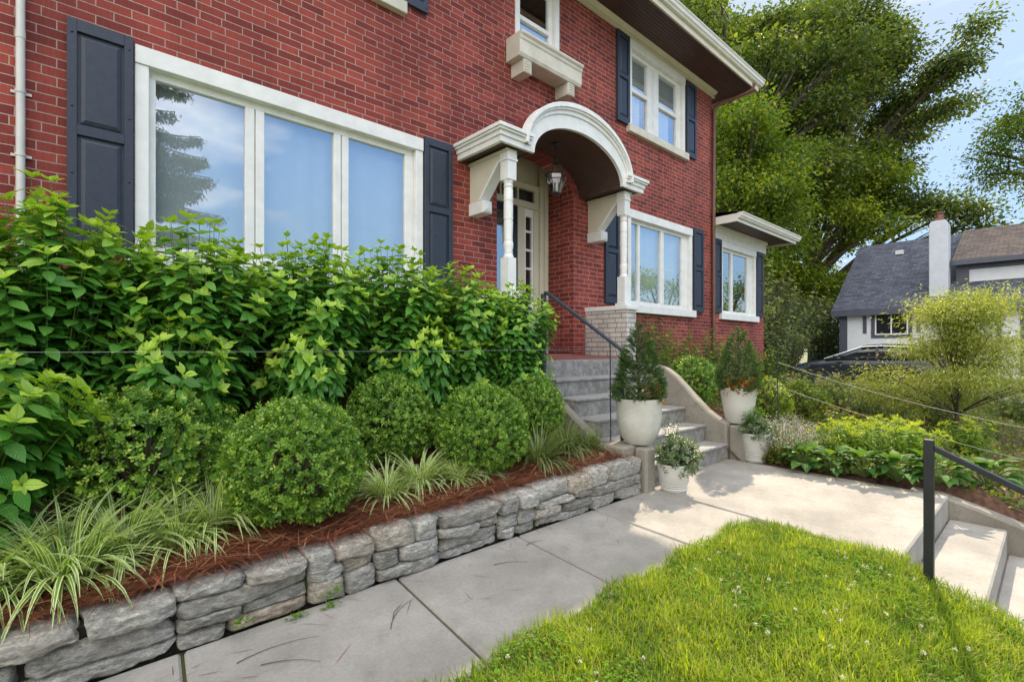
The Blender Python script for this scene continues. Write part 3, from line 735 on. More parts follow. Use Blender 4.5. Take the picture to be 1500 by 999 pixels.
def tile_mat():
    t = NT('porch_tiles'); br = t.n('ShaderNodeTexBrick', offset=.5); t.l(t.pos(), br.inputs['Vector'])
    for key, v in (('Scale', 1.), ('Mortar Size', .006), ('Brick Width', .2), ('Row Height', .1)): br.inputs[key].default_value = v
    br.inputs['Color1'].default_value = (.24, .06, .05, 1); br.inputs['Color2'].default_value = (.16, .045, .04, 1); br.inputs['Mortar'].default_value = (.3, .2, .17, 1)
    return t.done(t.bsdf(br.outputs['Color'], .6))
b.build('porch_tiles', tile_mat(), steps)
cp = [(3.98, 1.12), (3.67, 1.10), (3.55, 1.085), (3.45, 1.045), (3.33, .965), (3.22, .86), (3.10, .74), (3.0, .645), (2.9, .555), (2.82, .50), (2.74, .455), (2.66, .43)]
for xa, xb, pr_ in ((3.93, 4.045, [(3.98, .98), (3.9, .97), (2.66, .12)]), (5.875, 6.02, cp)):
    b = MB(); b.prism(pr_ + [(2.66, -.1), (3.98, -.1)], 'x', xa, xb); b.build('cheek_wall', M['cheek_concrete'], steps, bevel=.02)
for xa, xb in ((3.955, 4.20), (5.93, 6.32)):
    b = MB(); y0 = 2.52 if xa < 5 else 2.42; y1 = 2.655
    b.box(xa, xb if xa > 5 else 4.11, y0, y1, -.1, .40)
    b.box(3.80 if xa < 5 else xa, xb if xa > 5 else 4.11, y1 + .002, 2.95 if xa < 5 else 2.655 + .15, .0, .415)
    b.build('pedestal', M['cheek_concrete'], steps, bevel=.02)
# lower flight towards the street
low = thing('lower_steps', 'pale concrete steps going down beside the lawn to the street', 'steps', (4.86, .3, -.2))
b = MB()
for i in range(6):
    yf = .655 - .37 * (i + 1); b.box(3.86, 5.86, yf, .655 - .37 * i, -1.6, -.2 * (i + 1))
b.build('tread', M['concrete'], low, bevel=.012)
b = MB(); b.prism([(.95, .0), (.72, -.005), (.45, -.08), (.19, -.16), (-.2, -.36), (-1.6, -1.0), (-1.6, -1.7), (.95, -.4)], 'x', 5.875, 6.05); b.build('kerb', M['cheek_concrete'], low, bevel=.02)

# step handrail
hr = thing('stair_handrail', 'dark blue-grey metal handrail slanting down beside the porch steps', 'handrail', (3.98, 3.9, 1.18))
b = MB(); b.tube([(4.06, 3.90, 1.94), (4.06, 3.84, 1.925), (4.06, 2.84, 1.285)], .021, 8); b.build('rail', M['rail_metal'], hr, smooth='auto')
b = MB(); b.box(4.037, 4.083, 3.895, 3.945, .9, 1.93); b.build('post', M['rail_metal'], hr, bevel=.003)
b = MB(); b.tube([(4.06, 3.88, 1.85), (4.10, 3.80, 1.835), (4.105, 3.77, 1.86), (4.09, 3.76, 1.885)], .006, 6); b.build('hook', M['rail_metal'], hr)
b = MB(); b.box(4.056, 4.086, 2.85, 2.88, .15, 1.29); b.build('post', M['rail_metal'], hr, bevel=.003)
# lawn handrail
lr = thing('lawn_handrail', 'dark bronze square post and sloping rail at the lawn corner', 'handrail', (3.70, .5, -.05))
b = MB(); b.box(3.677, 3.723, .477, .523, -.5, .79); b.build('post', M['black_metal'], lr, bevel=.003)
b = MB(); b.prism([(.477, .76), (.477, .725), (-1.4, -.18), (-1.4, -.145)], 'x', 3.684, 3.716); b.build('rail', M['black_metal'], lr, bevel=.003)
b = MB(); b.box(3.677, 3.723, -1.42, -1.374, -1.3, -.13); b.build('post', M['black_metal'], lr, bevel=.003)

# ------------------------------------------------------------------ lantern
lan = thing('porch_lantern', 'glass carriage lantern hanging under the arched canopy', 'lantern', (CX - .02, 4.45, 3.32))
n = 6
b = MB(); b.lathe([(.05, 3.995), (.055, 3.985), (.02, 3.965)], (CX - .02, 4.45, 0), 12)
b.tube([(CX - .02, 4.45, 3.97), (CX - .02, 4.45, 3.80)], .006, 6)
b.lathe([(.02, 3.80), (.03, 3.785), (.015, 3.765), (.05, 3.745), (.055, 3.735)], (CX - .02, 4.45, 0), 12)
def hexr(r, z, k): a = 2 * PI * k / n + .3; return (CX - .02 + r * math.cos(a), 4.45 + r * math.sin(a), z)
for k in range(n):
    b.tube([hexr(.055, 3.735, k), hexr(.13, 3.60, k)], .005, 5); b.tube([hexr(.128, 3.585, k), hexr(.128, 3.53, k), hexr(.062, 3.35, k)], .0055, 5)
    b.tube([hexr(.14, 3.592, k), hexr(.14, 3.592, k + 1)], .009, 5); b.tube([hexr(.062, 3.35, k), hexr(.062, 3.35, k + 1)], .007, 5)
b.lathe([(.01, 3.315), (.062, 3.345), (.062, 3.352), (.01, 3.352)], (CX - .02, 4.45, 0), 6, .3)
b.build('frame', M['lantern_metal'], lan)
b = MB()
for k in range(n):
    b.quad(hexr(.055, 3.733, k), hexr(.055, 3.733, k + 1), hexr(.128, 3.602, k + 1), hexr(.128, 3.602, k))
    b.quad(hexr(.126, 3.585, k), hexr(.126, 3.585, k + 1), hexr(.126, 3.53, k + 1), hexr(.126, 3.53, k)); b.quad(hexr(.126, 3.53, k), hexr(.126, 3.53, k + 1), hexr(.061, 3.352, k + 1), hexr(.061, 3.352, k))
b.build('glass', M['lantern_glass'], lan)
b = MB()
for dx, dy in ((.03, 0), (-.02, .025), (-.02, -.025)): b.tube([(CX - .02 + dx, 4.45 + dy, 3.37), (CX - .02 + dx, 4.45 + dy, 3.47)], .009, 8); b.lathe([(.003, 3.47), (.012, 3.49), (.008, 3.52), (.002, 3.54)], (CX - .02 + dx, 4.45 + dy, 0), 8)
b.build('candle', M['white'], lan)

# ------------------------------------------------------------------ stone wall
sw = thing('stone_retaining_wall', 'low rough grey fieldstone retaining wall edging the planting bed', 'retaining wall', (1.4, 2.6, 0))
parts = []; r2 = random.Random(11)
def stone(x0, x1, z0, z1, yf, yb, tone):
    bm = bmesh.new(); bmesh.ops.create_cube(bm, size=1)
    nx_ = max(4, int((x1 - x0) / .022)); 
    bmesh.ops.subdivide_edges(bm, edges=[e for e in bm.edges if abs(e.verts[0].co.x - e.verts[1].co.x) > .5], cuts=nx_, use_grid_fill=True)
    bmesh.ops.subdivide_edges(bm, edges=[e for e in bm.edges if abs(e.verts[0].co.z - e.verts[1].co.z) > .5], cuts=6, use_grid_fill=True)
    bmesh.ops.subdivide_edges(bm, edges=[e for e in bm.edges if abs(e.verts[0].co.y - e.verts[1].co.y) > .5], cuts=4, use_grid_fill=True)
    bmesh.ops.triangulate(bm, faces=bm.faces)
    sx, sy, sz = (x1 - x0) / 2, (yb - yf) / 2, (z1 - z0) / 2; rad = min(.007, sz * .3)
    planes = []
    for _ in range(9):
        nn = Vector((r2.gauss(0, .8), -abs(r2.gauss(.7, .6)), r2.gauss(0, .7))).normalized(); planes.append((nn, (abs(nn.x) * sx + abs(nn.y) * sy + abs(nn.z) * sz) * r2.uniform(.80, .94)))
    off = r2.uniform(0, 99); tilt = r2.uniform(-.03, .03); V = []
    for v in bm.verts:
        p = Vector((v.co.x * 2 * sx, v.co.y * 2 * sy, v.co.z * 2 * sz))
        q = Vector([max(-s + rad, min(s - rad, c)) for c, s in zip(p, (sx, sy, sz))]); d = p - q
        if d.length > 1e-6: p = q + d.normalized() * min(rad, d.length)
        for nn, o_ in planes:
            e_ = p.dot(nn) - o_
            if e_ > 0: p -= nn * min(e_, .022)
        k = Vector((p.x * 9 + off, p.y * 9, p.z * 14))
        p += Vector((mnoise.noise(k), mnoise.noise(k + Vector((7, 0, 0))) * 1.3, mnoise.noise(k + Vector((0, 9, 0))))) * .007
        k2 = k * 3.4
        p += Vector((mnoise.noise(k2), mnoise.noise(k2 + Vector((7, 0, 0))) * 1.6, mnoise.noise(k2 + Vector((0, 9, 0))))) * .0065
        V.append(((x0 + x1) / 2 + p.x, (yf + yb) / 2 + p.y, (z0 + z1) / 2 + p.z + tilt * p.x))
    bm.verts.index_update(); F = [[v.index for v in f.verts] for f in bm.faces]; bm.free()
    parts.append((np.array(V), np.array(F), dict(rnd=np.full(len(V), tone))))
def fill(x0, x1, z0, z1, yoff=0):
    stone(x0 + .001, x1 - .001, z0 + .001, z1 - .001, 2.545 + r2.uniform(-.02, .025) + yoff, 2.84 + r2.uniform(-.05, .03), r2.random())
x = -2.4
while x < 3.93:
    w = min(r2.uniform(.42, .78) * (1.0 if x < .6 else .8), 3.95 - x)
    if 3.95 - (x + w) < .25: w = 3.95 - x
    H0 = .255 + .016 * max(0, x) + r2.uniform(-.02, .022)
    pat = r2.choice('bcdd') if x < 1.0 else r2.choice('bcde')
    if pat == 'a': zs = [0, .13]
    elif pat == 'b': zs = [0, .07, .16]
    elif pat == 'c': zs = [0, .10, .165]
    elif pat == 'd': zs = [0, .055, .125, .19]
    else: zs = [0, .06, .13, .21]
    zs = [z + (r2.uniform(-.012, .012) if z else 0) for z in zs] + [H0]
    for za, zb in zip(zs, zs[1:]):
        h = zb - za; k = 1 if h < .085 and r2.random() < .6 or w < .34 else (2 if h < .12 or w > .62 or r2.random() < .6 else 1)
        if k == 1: fill(x + r2.uniform(-.01, .01), x + w, za, zb)
        else:
            c = x + w * r2.uniform(.32, .68); fill(x, c, za, zb + r2.uniform(-.004, .004)); fill(c, x + w, za, zb + r2.uniform(-.01, .006))
    x += w
V, F, A = join(parts)
np_mesh('stones', V, F, M['stone'], sw, A, smooth=False, local=False)
b = MB(); b.box(-2.4, 3.95, 2.612, 2.80, -.1, .205); b.build('mortar', M['mortar'], sw)

# ------------------------------------------------------------------ foliage generators
def curve_pts(p0, p1, lean, k=6):
    t = np.linspace(0, 1, k)[:, None]; m = (p0 + p1) / 2 + lean
    return (1 - t) ** 2 * p0 + 2 * t * (1 - t) * m + t ** 2 * p1
def cone_dirs(n, zmin): 
    z = rng.uniform(zmin, 1, n); a = rng.uniform(0, 2 * PI, n); r = np.sqrt(1 - z * z); return np.stack([r * np.cos(a), r * np.sin(a), z], 1)

def leafy_shrub(name, label, cat, group, loc, rx, ry, h, nst, leaf, T, mat, step=.075, young=.35, lowfrac=.12, tipn=6, stemr=.0045, stemmat='stem', pairs=2):
    root = thing(name, label, cat, loc, group)
    P, D, U, S, Y, Rn = [], [], [], [], [], []
    sb = MB()
    for i in range(nst):
        a = rng.uniform(0, 2 * PI); q = math.sqrt(rng.uniform(0, 1)); 
        zt = h * (1 - .26 * q ** 2.4) * rng.uniform(.84, 1.02)
        if i % 5 == 4: zt *= rng.uniform(.4, .8); q = max(q, .75)
        p0 = np.array([.18 * rx * q * math.cos(a), .18 * ry * q * math.sin(a), 0]); p1 = np.array([rx * q * math.cos(a), ry * q * math.sin(a), zt])
        pts = curve_pts(p0, p1, np.array([0, 0, .18 * h * q]), 7)
        sb.tube(pts.tolist(), [stemr * (1 - .1 * j) for j in range(7)], 4, False)
        Ln = np.linalg.norm(np.diff(pts, axis=0), axis=1).sum(); nn = max(3, int(Ln * (1 - lowfrac) / step)); ph = rng.uniform(0, PI)
        for j in range(nn + 1):
            t = lowfrac + (1 - lowfrac) * j / nn; f = t * 6; k = min(5, int(f)); p = pts[k] + (pts[k + 1] - pts[k]) * (f - k); ax = unit((pts[k + 1] - pts[k])[None])[0]
            e1 = unit(np.cross(ax, [0.31, .2, 1.])[None])[0]; e2 = np.cross(ax, e1)
            tip = j == nn
            for m in range(tipn if tip else pairs):
                g = ph + j * PI / 2 + m * (2 * PI / tipn if tip else 2 * PI / pairs) + rng.normal(0, .25)
                o = e1 * math.cos(g) + e2 * math.sin(g); up = rng.uniform(.5, 1.2) if tip else rng.uniform(.05, .45)
                d = o + ax * up; d[2] -= 0 if tip else rng.uniform(.05, .50)
                P.append(p + o * stemr); D.append(d); U.append(ax * 1.0 + o * -.2 + rng.normal(0, .16, 3))
                rel = j / nn; s = leaf * (1 - .25 * rel) * rng.uniform(.72, 1.12) * (rng.uniform(.5, .85) if tip else 1)
                S.append(s); Y.append((rng.uniform(.5, 1.) if tip else (rng.uniform(.1, .6) if rel > .9 else (rng.uniform(0, .08)))) * young * 2); Rn.append(rng.uniform(0, 1))
    P, D, U, S, Y, Rn = map(np.array, (P, D, U, S, Y, Rn))
    R = frames(D, U); V, F, A = scatter(T, P, R, S)
    m = len(T[0]); A['rnd'] = np.repeat(Rn, m); A['yng'] = np.clip(np.repeat(Y, m), 0, 1)
    np_mesh('leaves', V, F, mat, root, A, smooth=True)
    sb.build('stems', M[stemmat], root, local=True)
    return root

def ball_shrub(name, label, cat, group, loc, rx, ry, rz, n, leaf, T, mat, rough=.10, young=.3, shell=.30, seed=0, stems=True, wild=0.):
    root = thing(name, label, cat, loc, group)
    ns = n // 7; d = cone_dirs(ns, -.8); ns = len(d)
    nz = np.array([mnoise.noise(Vector(v * 3.1) + Vector((seed, 0, 0))) + .6 * mnoise.noise(Vector(v * 8) + Vector((0, seed, 0))) for v in d])
    dep = rng.uniform(0, 1, ns) ** 2.2
    rad = (1 + rough * nz) * (1 - shell * dep) + wild * np.maximum(0, rng.normal(0, 1, ns))
    c = np.array([0, 0, rz * .92]); p = d * rad[:, None] * np.array([rx, ry, rz]) + c
    ax = unit(d + rng.normal(0, .45, (ns, 3)) + np.array([0, 0, .3]))
    m = 9; n = ns * m; e1 = unit(np.cross(ax, rng.normal(0, 1, (ns, 3)))); e2 = np.cross(ax, e1)
    q = np.tile(np.arange(m), ns); g = q * 2.4 + np.repeat(rng.uniform(0, 6, ns), m); AX = np.repeat(ax, m, 0)
    o = np.repeat(e1, m, 0) * np.cos(g)[:, None] + np.repeat(e2, m, 0) * np.sin(g)[:, None]; up_ = .15 + q / m * 1.1
    pos = np.repeat(p, m, 0) - AX * (leaf * 1.5 * (1 - q / m))[:, None] + o * leaf * .1
    S = leaf * rng.uniform(.6, 1.2, n) * (1 - .25 * q / m)
    V, F, A = scatter(T, pos, frames(o + AX * up_[:, None], AX + rng.normal(0, .3, (n, 3))), S, np.full(n, 1.35)); mm = len(T[0])
    y = np.clip(np.repeat(np.clip(rng.normal(.25, .4, ns) - dep, 0, 1), m) * (q / m) ** 1.2 * 1.6, 0, 1) * min(1, young * 2)
    cl = np.clip(.45 + np.repeat(.5 * nz + rng.normal(0, .3, ns), m) + rng.normal(0, .15, n), 0, 1)
    A['rnd'] = np.repeat(cl, mm); A['yng'] = np.repeat(y, mm)
    np_mesh('leaves', V, F, mat, root, A, smooth=False)
    if stems:
        sb = MB()
        for q in cone_dirs(40, -.1): sb.tube([(q[0] * .05, q[1] * .05, 0), (q[0] * rx * .4, q[1] * ry * .4, rz * .6 + q[2] * .2 * rz), (q[0] * rx * .85, q[1] * ry * .85, rz * .92 + q[2] * rz * .85)], [.012, .008, .003], 4, False)
        sb.build('stems', M['twig'], root, local=True)
    return root

def blade_clump(name, label, cat, group, loc, n, length, width, mat, el=(.75, 1.5), curve=(1.1, 2.7), base=.06):
    root = thing(name, label, cat, loc, group)
    a = rng.uniform(0, 2 * PI, n); r = base * np.sqrt(rng.uniform(0, 1, n)); pos = np.stack([r * np.cos(a), r * np.sin(a), np.full(n, -.02)], 1)
    q = rng.uniform(0, 1, n)
    V, F, A = blades(pos, a + rng.normal(0, .4, n), el[0] + (el[1] - el[0]) * (1 - q), length * rng.uniform(.6, 1.1, n), width * rng.uniform(.75, 1.15, n), curve[0] + (curve[1] - curve[0]) * q * rng.uniform(.7, 1.1, n), 7)
    A['rnd'] = np.repeat(rng.uniform(0, 1, n), 16)
    np_mesh('blades', V, F, mat, root, A, smooth=True); return root

def low_enough(P, el, jit=0.):
    ok = np.ones(len(P), bool)
    for c in ((3., .8, 0), (5.6, 1.6, 0)):
        g = P - np.array(c); az = np.arctan2(g[:, 1], g[:, 0])
        ok &= (g[:, 2] / np.hypot(g[:, 0], g[:, 1]) < el + np.clip(az - .43, 0, 9) * 2.2 + np.clip(.14 - az, 0, 9) * 1.5 - jit)
    return ok
def tree(name, label, cat, loc, trunk_h, tr, lobes, nleaf, leaf, mat, T=LEAF, clump_r=.55, young=.3, group=None, flat=.5, trunkpts=None, hang=.3, el=None):
    """lobes: (x,y,z,rx,ry,rz,n) relative to loc"""
    root = thing(name, label, cat, loc, group)
    tb = MB(); P, D, U, S, Y, Rn = [], [], [], [], [], []
    top = np.array([0, 0, trunk_h], float)
    tp = trunkpts or [(0, 0, -.2), (.02 * trunk_h, .01 * trunk_h, trunk_h * .5), (0, .02 * trunk_h, trunk_h)]
    tb.tube(tp, [tr * 1.25, tr, tr * .75], 9)
    for (x, y, z, rx, ry, rz, nc) in lobes:
        c = np.array([x, y, z], float); h0 = min(trunk_h, max(trunk_h * .45, z - .8 * math.hypot(x, y)))
        p0 = np.array(tp[1], float) + (np.array(tp[2], float) - np.array(tp[1], float)) * max(0, (h0 - trunk_h * .5) / (trunk_h * .5))
        if el and not low_enough((c + np.array(loc))[None], el - .02)[0]: continue
        limb = curve_pts(p0, c, np.array([0, 0, .12 * np.linalg.norm(c - p0)]), 6)
        tb.tube(limb.tolist(), [tr * .5 * (1 - .14 * j) for j in range(6)], 6, False)
        for i in range(nc):
            d = cone_dirs(1, -1)[0]; q = c + d * np.array([rx, ry, rz]) * rng.uniform(.25, 1) ** .5
            if el and not low_enough((q + np.array(loc))[None], el - .02)[0]: continue
            st = limb[rng.integers(2, 6)]; tw = curve_pts(st, q, np.array([0, 0, .1 * np.linalg.norm(q - st)]) + rng.normal(0, .1, 3), 5)
            tb.tube(tw.tolist(), [tr * .12 * (1 - .17 * j) for j in range(5)], 4, False)
            m = int(nleaf * rng.uniform(.6, 1.3)); tt = rng.uniform(0, 1, m) ** 1.3
            axis = tw[-1] - tw[-3]; ln = np.linalg.norm(axis) + 1e-6; axis = axis / ln
            g = rng.normal(0, 1, (m, 3)) * np.array([clump_r, clump_r, clump_r * flat])
            pp = q + g - axis * (rng.uniform(0, 1, m) * clump_r * .9)[:, None]
            P.append(pp); dd = g / clump_r * .5 + rng.normal(0, .6, (m, 3)); dd[:, 2] -= hang; D.append(dd)
            U.append(np.array([0, 0, 1.]) + rng.normal(0, .45, (m, 3))); S.append(leaf * rng.uniform(.6, 1.2, m))
            base = rng.uniform(0, 1); Y.append(np.clip(rng.normal(.2, .3, m), 0, 1) * young * 2 * rng.uniform(.2, 1.2)); Rn.append(np.clip(base + rng.normal(0, .22, m), 0, 1))
    P, D, U, S, Y, Rn = [np.concatenate(q) for q in (P, D, U, S, Y, Rn)]
    if el:      # crown top keeps low towards the sun side
        k = low_enough(P + np.array(loc), el, .012 * np.abs(rng.normal(0, 1, len(P)))) | (rng.uniform(0, 1, len(P)) < .012)
        P, D, U, S, Y, Rn = [q[k] for q in (P, D, U, S, Y, Rn)]
    V, F, A = scatter(T, P, frames(D, U), S); m = len(T[0]); A['rnd'] = np.repeat(Rn, m); A['yng'] = np.clip(np.repeat(Y, m), 0, 1)
    np_mesh('crown', V, F, mat, root, A)
    tb.build('trunk', M['bark'], root, local=True, smooth=True)
    return root

# ------------------------------------------------------------------ front bed planting
def bz(x, y): return bedz(x, y) - .02
G1 = 'hydrangea shrubs along the front wall'
hy = leafy_shrub('hydrangea_shrub', '', 'shrub', G1, (.72, 4.1, bz(.72, 4.1)), .66, .55, 1.76, 138, .138, BIG, M['hyd'], .064)
hy['label'] = 'tall hydrangea shrub in front of the left pane of the big front window'
hy2 = leafy_shrub('hydrangea_shrub', 'tall hydrangea shrub in front of the left navy shutter', 'shrub', G1, (-.05, 4.05, bz(0, 4)), .64, .55, 1.86, 136, .14, BIG, M['hyd'], .064)
hy3 = leafy_shrub('hydrangea_shrub', 'bushy hydrangea shrub under the right pane of the big front window', 'shrub', G1, (2.25, 4.1, bz(2.2, 4.1)), .66, .55, 1.74, 142, .130, BIG, M['hyd'], .064)
dup(hy3, (1.48, 4.12, bz(1.5, 4.1)), 2.1, 'hydrangea shrub under the middle pane of the big front window', 1.0)
dup(hy, (2.98, 4.05, bz(3, 4.0)), 4.0, 'hydrangea shrub in front of the right shutter of the big window', .95)
dup(hy2, (-.9, 4.0, bz(-.9, 4)), 1.3, 'tall hydrangea shrub at the left edge before the white pipe', 1.02)
dup(hy3, (3.50, 3.78, bz(3.5, 3.8)), .7, 'hydrangea shrub spilling over the left side of the porch steps', (.80, .80, .87))
lowhy = leafy_shrub('hydrangea_shrub', 'low big-leaved hydrangea at the front left corner of the bed', 'shrub', G1, (-.33, 3.28, bz(-.3, 3.2)), .50, .40, 1.0, 80, .142, BIG, M['hyd'], .068, young=.4)
dup(lowhy, (.45, 3.80, bz(.45, 3.8)), 2.5, 'lower hydrangea stems leaning over the squat boxwood', (.9, .8, 1.15))
dup(lowhy, (1.4, 3.82, bz(1.4, 3.8)), 4.4, 'lower hydrangea stems between the two largest boxwoods', (.85, .7, 1.1))
dup(lowhy, (2.45, 3.80, bz(2.4, 3.8)), .9, 'lower hydrangea stems behind the boxwood nearest the steps', (.95, .7, 1.2))
G2 = 'clipped boxwoods in the front bed'
bx = ball_shrub('boxwood', 'big round boxwood just behind the stone wall', 'boxwood', G2, (1.03, 3.02, bz(1, 3)), .405, .395, .385, 16000, .026, LEAF, M['box'], .06, seed=3)
dup(bx, (2.50, 3.10, bz(2.5, 3.1)), 1.7, 'round boxwood between the striped grasses and the steps', (.96, .96, .95))
dup(bx, (1.95, 3.58, bz(1.95, 3.6)), 3.1, 'round boxwood in the second row under the hydrangeas', (.88, .88, .98))
dup(bx, (3.42, 3.45, bz(3.4, 3.45)), 4.6, 'small boxwood half hidden beside the porch steps', (.80, .80, .92))
ball_shrub('boxwood', 'squat loose boxwood with yellowish patches at the left of the bed', 'boxwood', G2, (.38, 3.55, bz(.4, 3.5)), .47, .38, .38, 12000, .026, LEAF, M['box'], .22, young=.9, seed=9, wild=.05)
G3 = 'variegated liriope clumps along the stone wall'
li = blade_clump('liriope_clump', 'variegated liriope clump at the far left over the wall', 'ornamental grass', G3, (.03, 2.99, bz(0, 2.97)), 230, .50, .020, M['lir'], base=.10)
li2 = blade_clump('liriope_clump', 'variegated liriope clump in front of the squat boxwood', 'ornamental grass', G3, (.25, 3.14, bz(.25, 3.14)), 215, .47, .019, M['lir'], base=.09)
dup(li, (.64, 3.17, bz(.64, 3.17)), 2.2, 'variegated liriope clump tucked against the big round boxwood', .92)
for (x_, y_, s_, lb) in ((1.62, 3.02, .74, 'variegated liriope clump right of the big round boxwood'), (1.92, 3.08, .78, 'variegated liriope clump midway between the two round boxwoods'), (2.20, 3.02, .66, 'variegated liriope clump left of the boxwood nearest the steps'), (-.2, 3.04, 1.02, 'variegated liriope clump at the far left edge, behind the first clump'), (.46, 3.05, .8, 'variegated liriope clump halfway between the squat boxwood and the big round one'), (2.42, 2.98, .55, 'smallest variegated liriope tuft at the foot of the boxwood nearest the steps'), (-.5, 2.98, 1., 'variegated liriope clump beyond the left end of the bed')):
    dup(li2 if s_ < .9 else li, (x_, y_, bz(x_, y_)), x_ * 5, lb, s_)
blade_clump('liriope_clump', 'greener liriope clump on the step edge beside the thin stake', 'ornamental grass', 'liriope by the steps', (3.72, 3.02, bz(3.7, 3.0)), 130, .42, .013, M['lir_green'])
blade_clump('liriope_clump', 'greener liriope clump between the boxwood and the step pedestal', 'ornamental grass', 'liriope by the steps', (3.02, 2.98, bz(3, 3)), 240, .50, .013, M['lir_green'])
blade_clump('liriope_clump', 'greener liriope clump against the step cheek wall', 'ornamental grass', 'liriope by the steps', (3.48, 3.08, bz(3.5, 3.1)), 200, .48, .012, M['lir_green'])

# pine straw over the bed
n = 11000
px = rng.uniform(-1.3, 3.93, n); py = 2.66 + np.abs(rng.normal(0, .25, n)); 
pz = np.array([bedz(a, q) for a, q in zip(px, py)]) + rng.uniform(.0, .028, n)
az = rng.normal(0, .75, n) + rng.choice([0, PI], n)
V, F, A = blades(np.stack([px, py, pz], 1), az, rng.normal(.05, .16, n), rng.uniform(.10, .25, n), rng.uniform(.0018, .0034, n), rng.normal(.15, .25, n), 3)
lo = np.array([bedz(a, max(q, 2.7)) for a, q in V[:, :2]]); V[:, 2] = np.where(V[:, 1] > 2.64, np.maximum(V[:, 2], lo + .002), V[:, 2])
def pine_mat():
    t = NT('pine_needles'); c = t.ramp(t.attr('rnd'), [(0, (.075, .024, .014, 1)), (.45, (.21, .055, .026, 1)), (.8, (.33, .105, .05, 1)), (1., (.42, .22, .12, 1))])
    return t.done(t.bsdf(c, .6, None, .3))
M['needle'] = pine_mat(); A['rnd'] = np.repeat(rng.uniform(0, 1, n), 8)
tag(np_mesh('pine_straw', V, F, M['needle'], None, A, smooth=True), 'red brown pine straw mulch spread over the bed', 'pine straw', kind='stuff')
n = 1700; px = rng.uniform(-1.3, 3.93, n); py = 2.70 + np.abs(rng.normal(0, .22, n)); pz = np.array([bedz(a, q) for a, q in zip(px, py)]) + rng.uniform(.02, .04, n)
V, F, A = blades(np.stack([px, py, pz], 1), rng.normal(0, .7, n) + rng.choice([0, PI], n), rng.normal(.12, .14, n), rng.uniform(.12, .26, n), rng.uniform(.0038, .0055, n), rng.normal(.3, .25, n), 4)
lo = np.array([bedz(a, max(q, 2.7)) for a, q in V[:, :2]]); V[:, 2] = np.where(V[:, 1] > 2.66, np.maximum(V[:, 2], lo + .008), V[:, 2]); A['rnd'] = np.repeat(rng.choice([0., .1, .75, .9, 1.], n), 10)
tag(np_mesh('straw_needles', V, F, M['needle'], None, A, smooth=True), 'longer pale and dark pine needles on top of the straw mulch', 'pine straw', kind='stuff')
# loose needles hanging over the wall and on the walk
n = 150
px = np.concatenate([rng.uniform(-.8, 3.9, 90), rng.uniform(.2, 3.8, 60)]); py = np.concatenate([rng.uniform(2.53, 2.62, 90), 2.5 - np.abs(rng.normal(0, .25, 60))])
pz = np.concatenate([rng.uniform(.32, .37, 90), np.full(60, .004)]); az = np.concatenate([rng.normal(-PI / 2, .7, 90), rng.uniform(0, 6.3, 60)])
V, F, A = blades(np.stack([px, py, pz], 1), az, np.concatenate([rng.normal(.1, .2, 90), np.zeros(60)]), np.concatenate([rng.uniform(.08, .2, 90), rng.uniform(.03, .16, 60)]), rng.uniform(.0016, .003, n), np.concatenate([rng.uniform(.6, 1.9, 90), np.zeros(60)]), 4)
V[:, 2] = np.maximum(V[:, 2], .003); A['rnd'] = np.repeat(rng.uniform(0, .8, n), 10)
tag(np_mesh('fallen_needles', V, F, M['needle'], None, A), 'loose brown pine needles on the wall and the walk', 'pine needles', kind='stuff')
# a few curved fallen twigs on the walk
for i, (x0, y0, aa, L_) in enumerate(((1.15, 2.10, 1.0, .30), (1.95, 2.30, -.2, .22), (.55, 2.30, .25, .34), (2.3, 2.38, .3, .16), (.62, 2.22, -.3, .25))):
    pts = []; a = aa; p = [x0, y0]
    for k in range(9): pts.append((p[0], p[1], .006)); p = [p[0] + math.cos(a) * L_ / 8, p[1] + math.sin(a) * L_ / 8]; a -= .10
    b = MB(); b.tube(pts, [.0021 * (1 - .09 * k) for k in range(9)], 5)
    if i == 0: b.tube([pts[2], (pts[2][0] + .04, pts[2][1] + .06, .006), (pts[2][0] + .10, pts[2][1] + .10, .006)], .0018, 4)
    tag(b.build('fallen_twig', M['twig']), ['long curved brown twig lying mid-slab on the walk', 'brown twig on the walk close to the stone wall', 'brown needle stalk lying near the dirt-filled joint', 'short dark twig on the walk below the mossy stones', 'thin stalk lying across the leftmost joint of the walk'][i], 'twig', 'fallen twigs on the walk')
# weeds at wall foot
for i, (x0, y0) in enumerate(((.62, 2.52), (1.05, 2.515), (.86, 2.50), (1.02, 2.49))):
    n = 26; d = cone_dirs(n, .1); root = thing('weed', ['tiny green weed in a crack of the wall foot at left', 'leafy green weed growing out of the wall by the narrow stone', 'small creeping weed on the walk edge', 'low sprig of weed under the leafy one'][i], 'weed', (x0, y0, .0 if i > 1 else .05), 'weeds along the wall foot')
    p = d * rng.uniform(.01, .05, (n, 1)); p[:, 1] = -np.abs(p[:, 1]); V, F, A = scatter(LEAF, p, frames(d, d + [0, 0, 1.]), rng.uniform(.012, .024, n), np.full(n, 1.6)); A['rnd'] = np.repeat(rng.uniform(0, 1, n), 4)
    np_mesh('leaves', V, F, M['clover'], root, A)

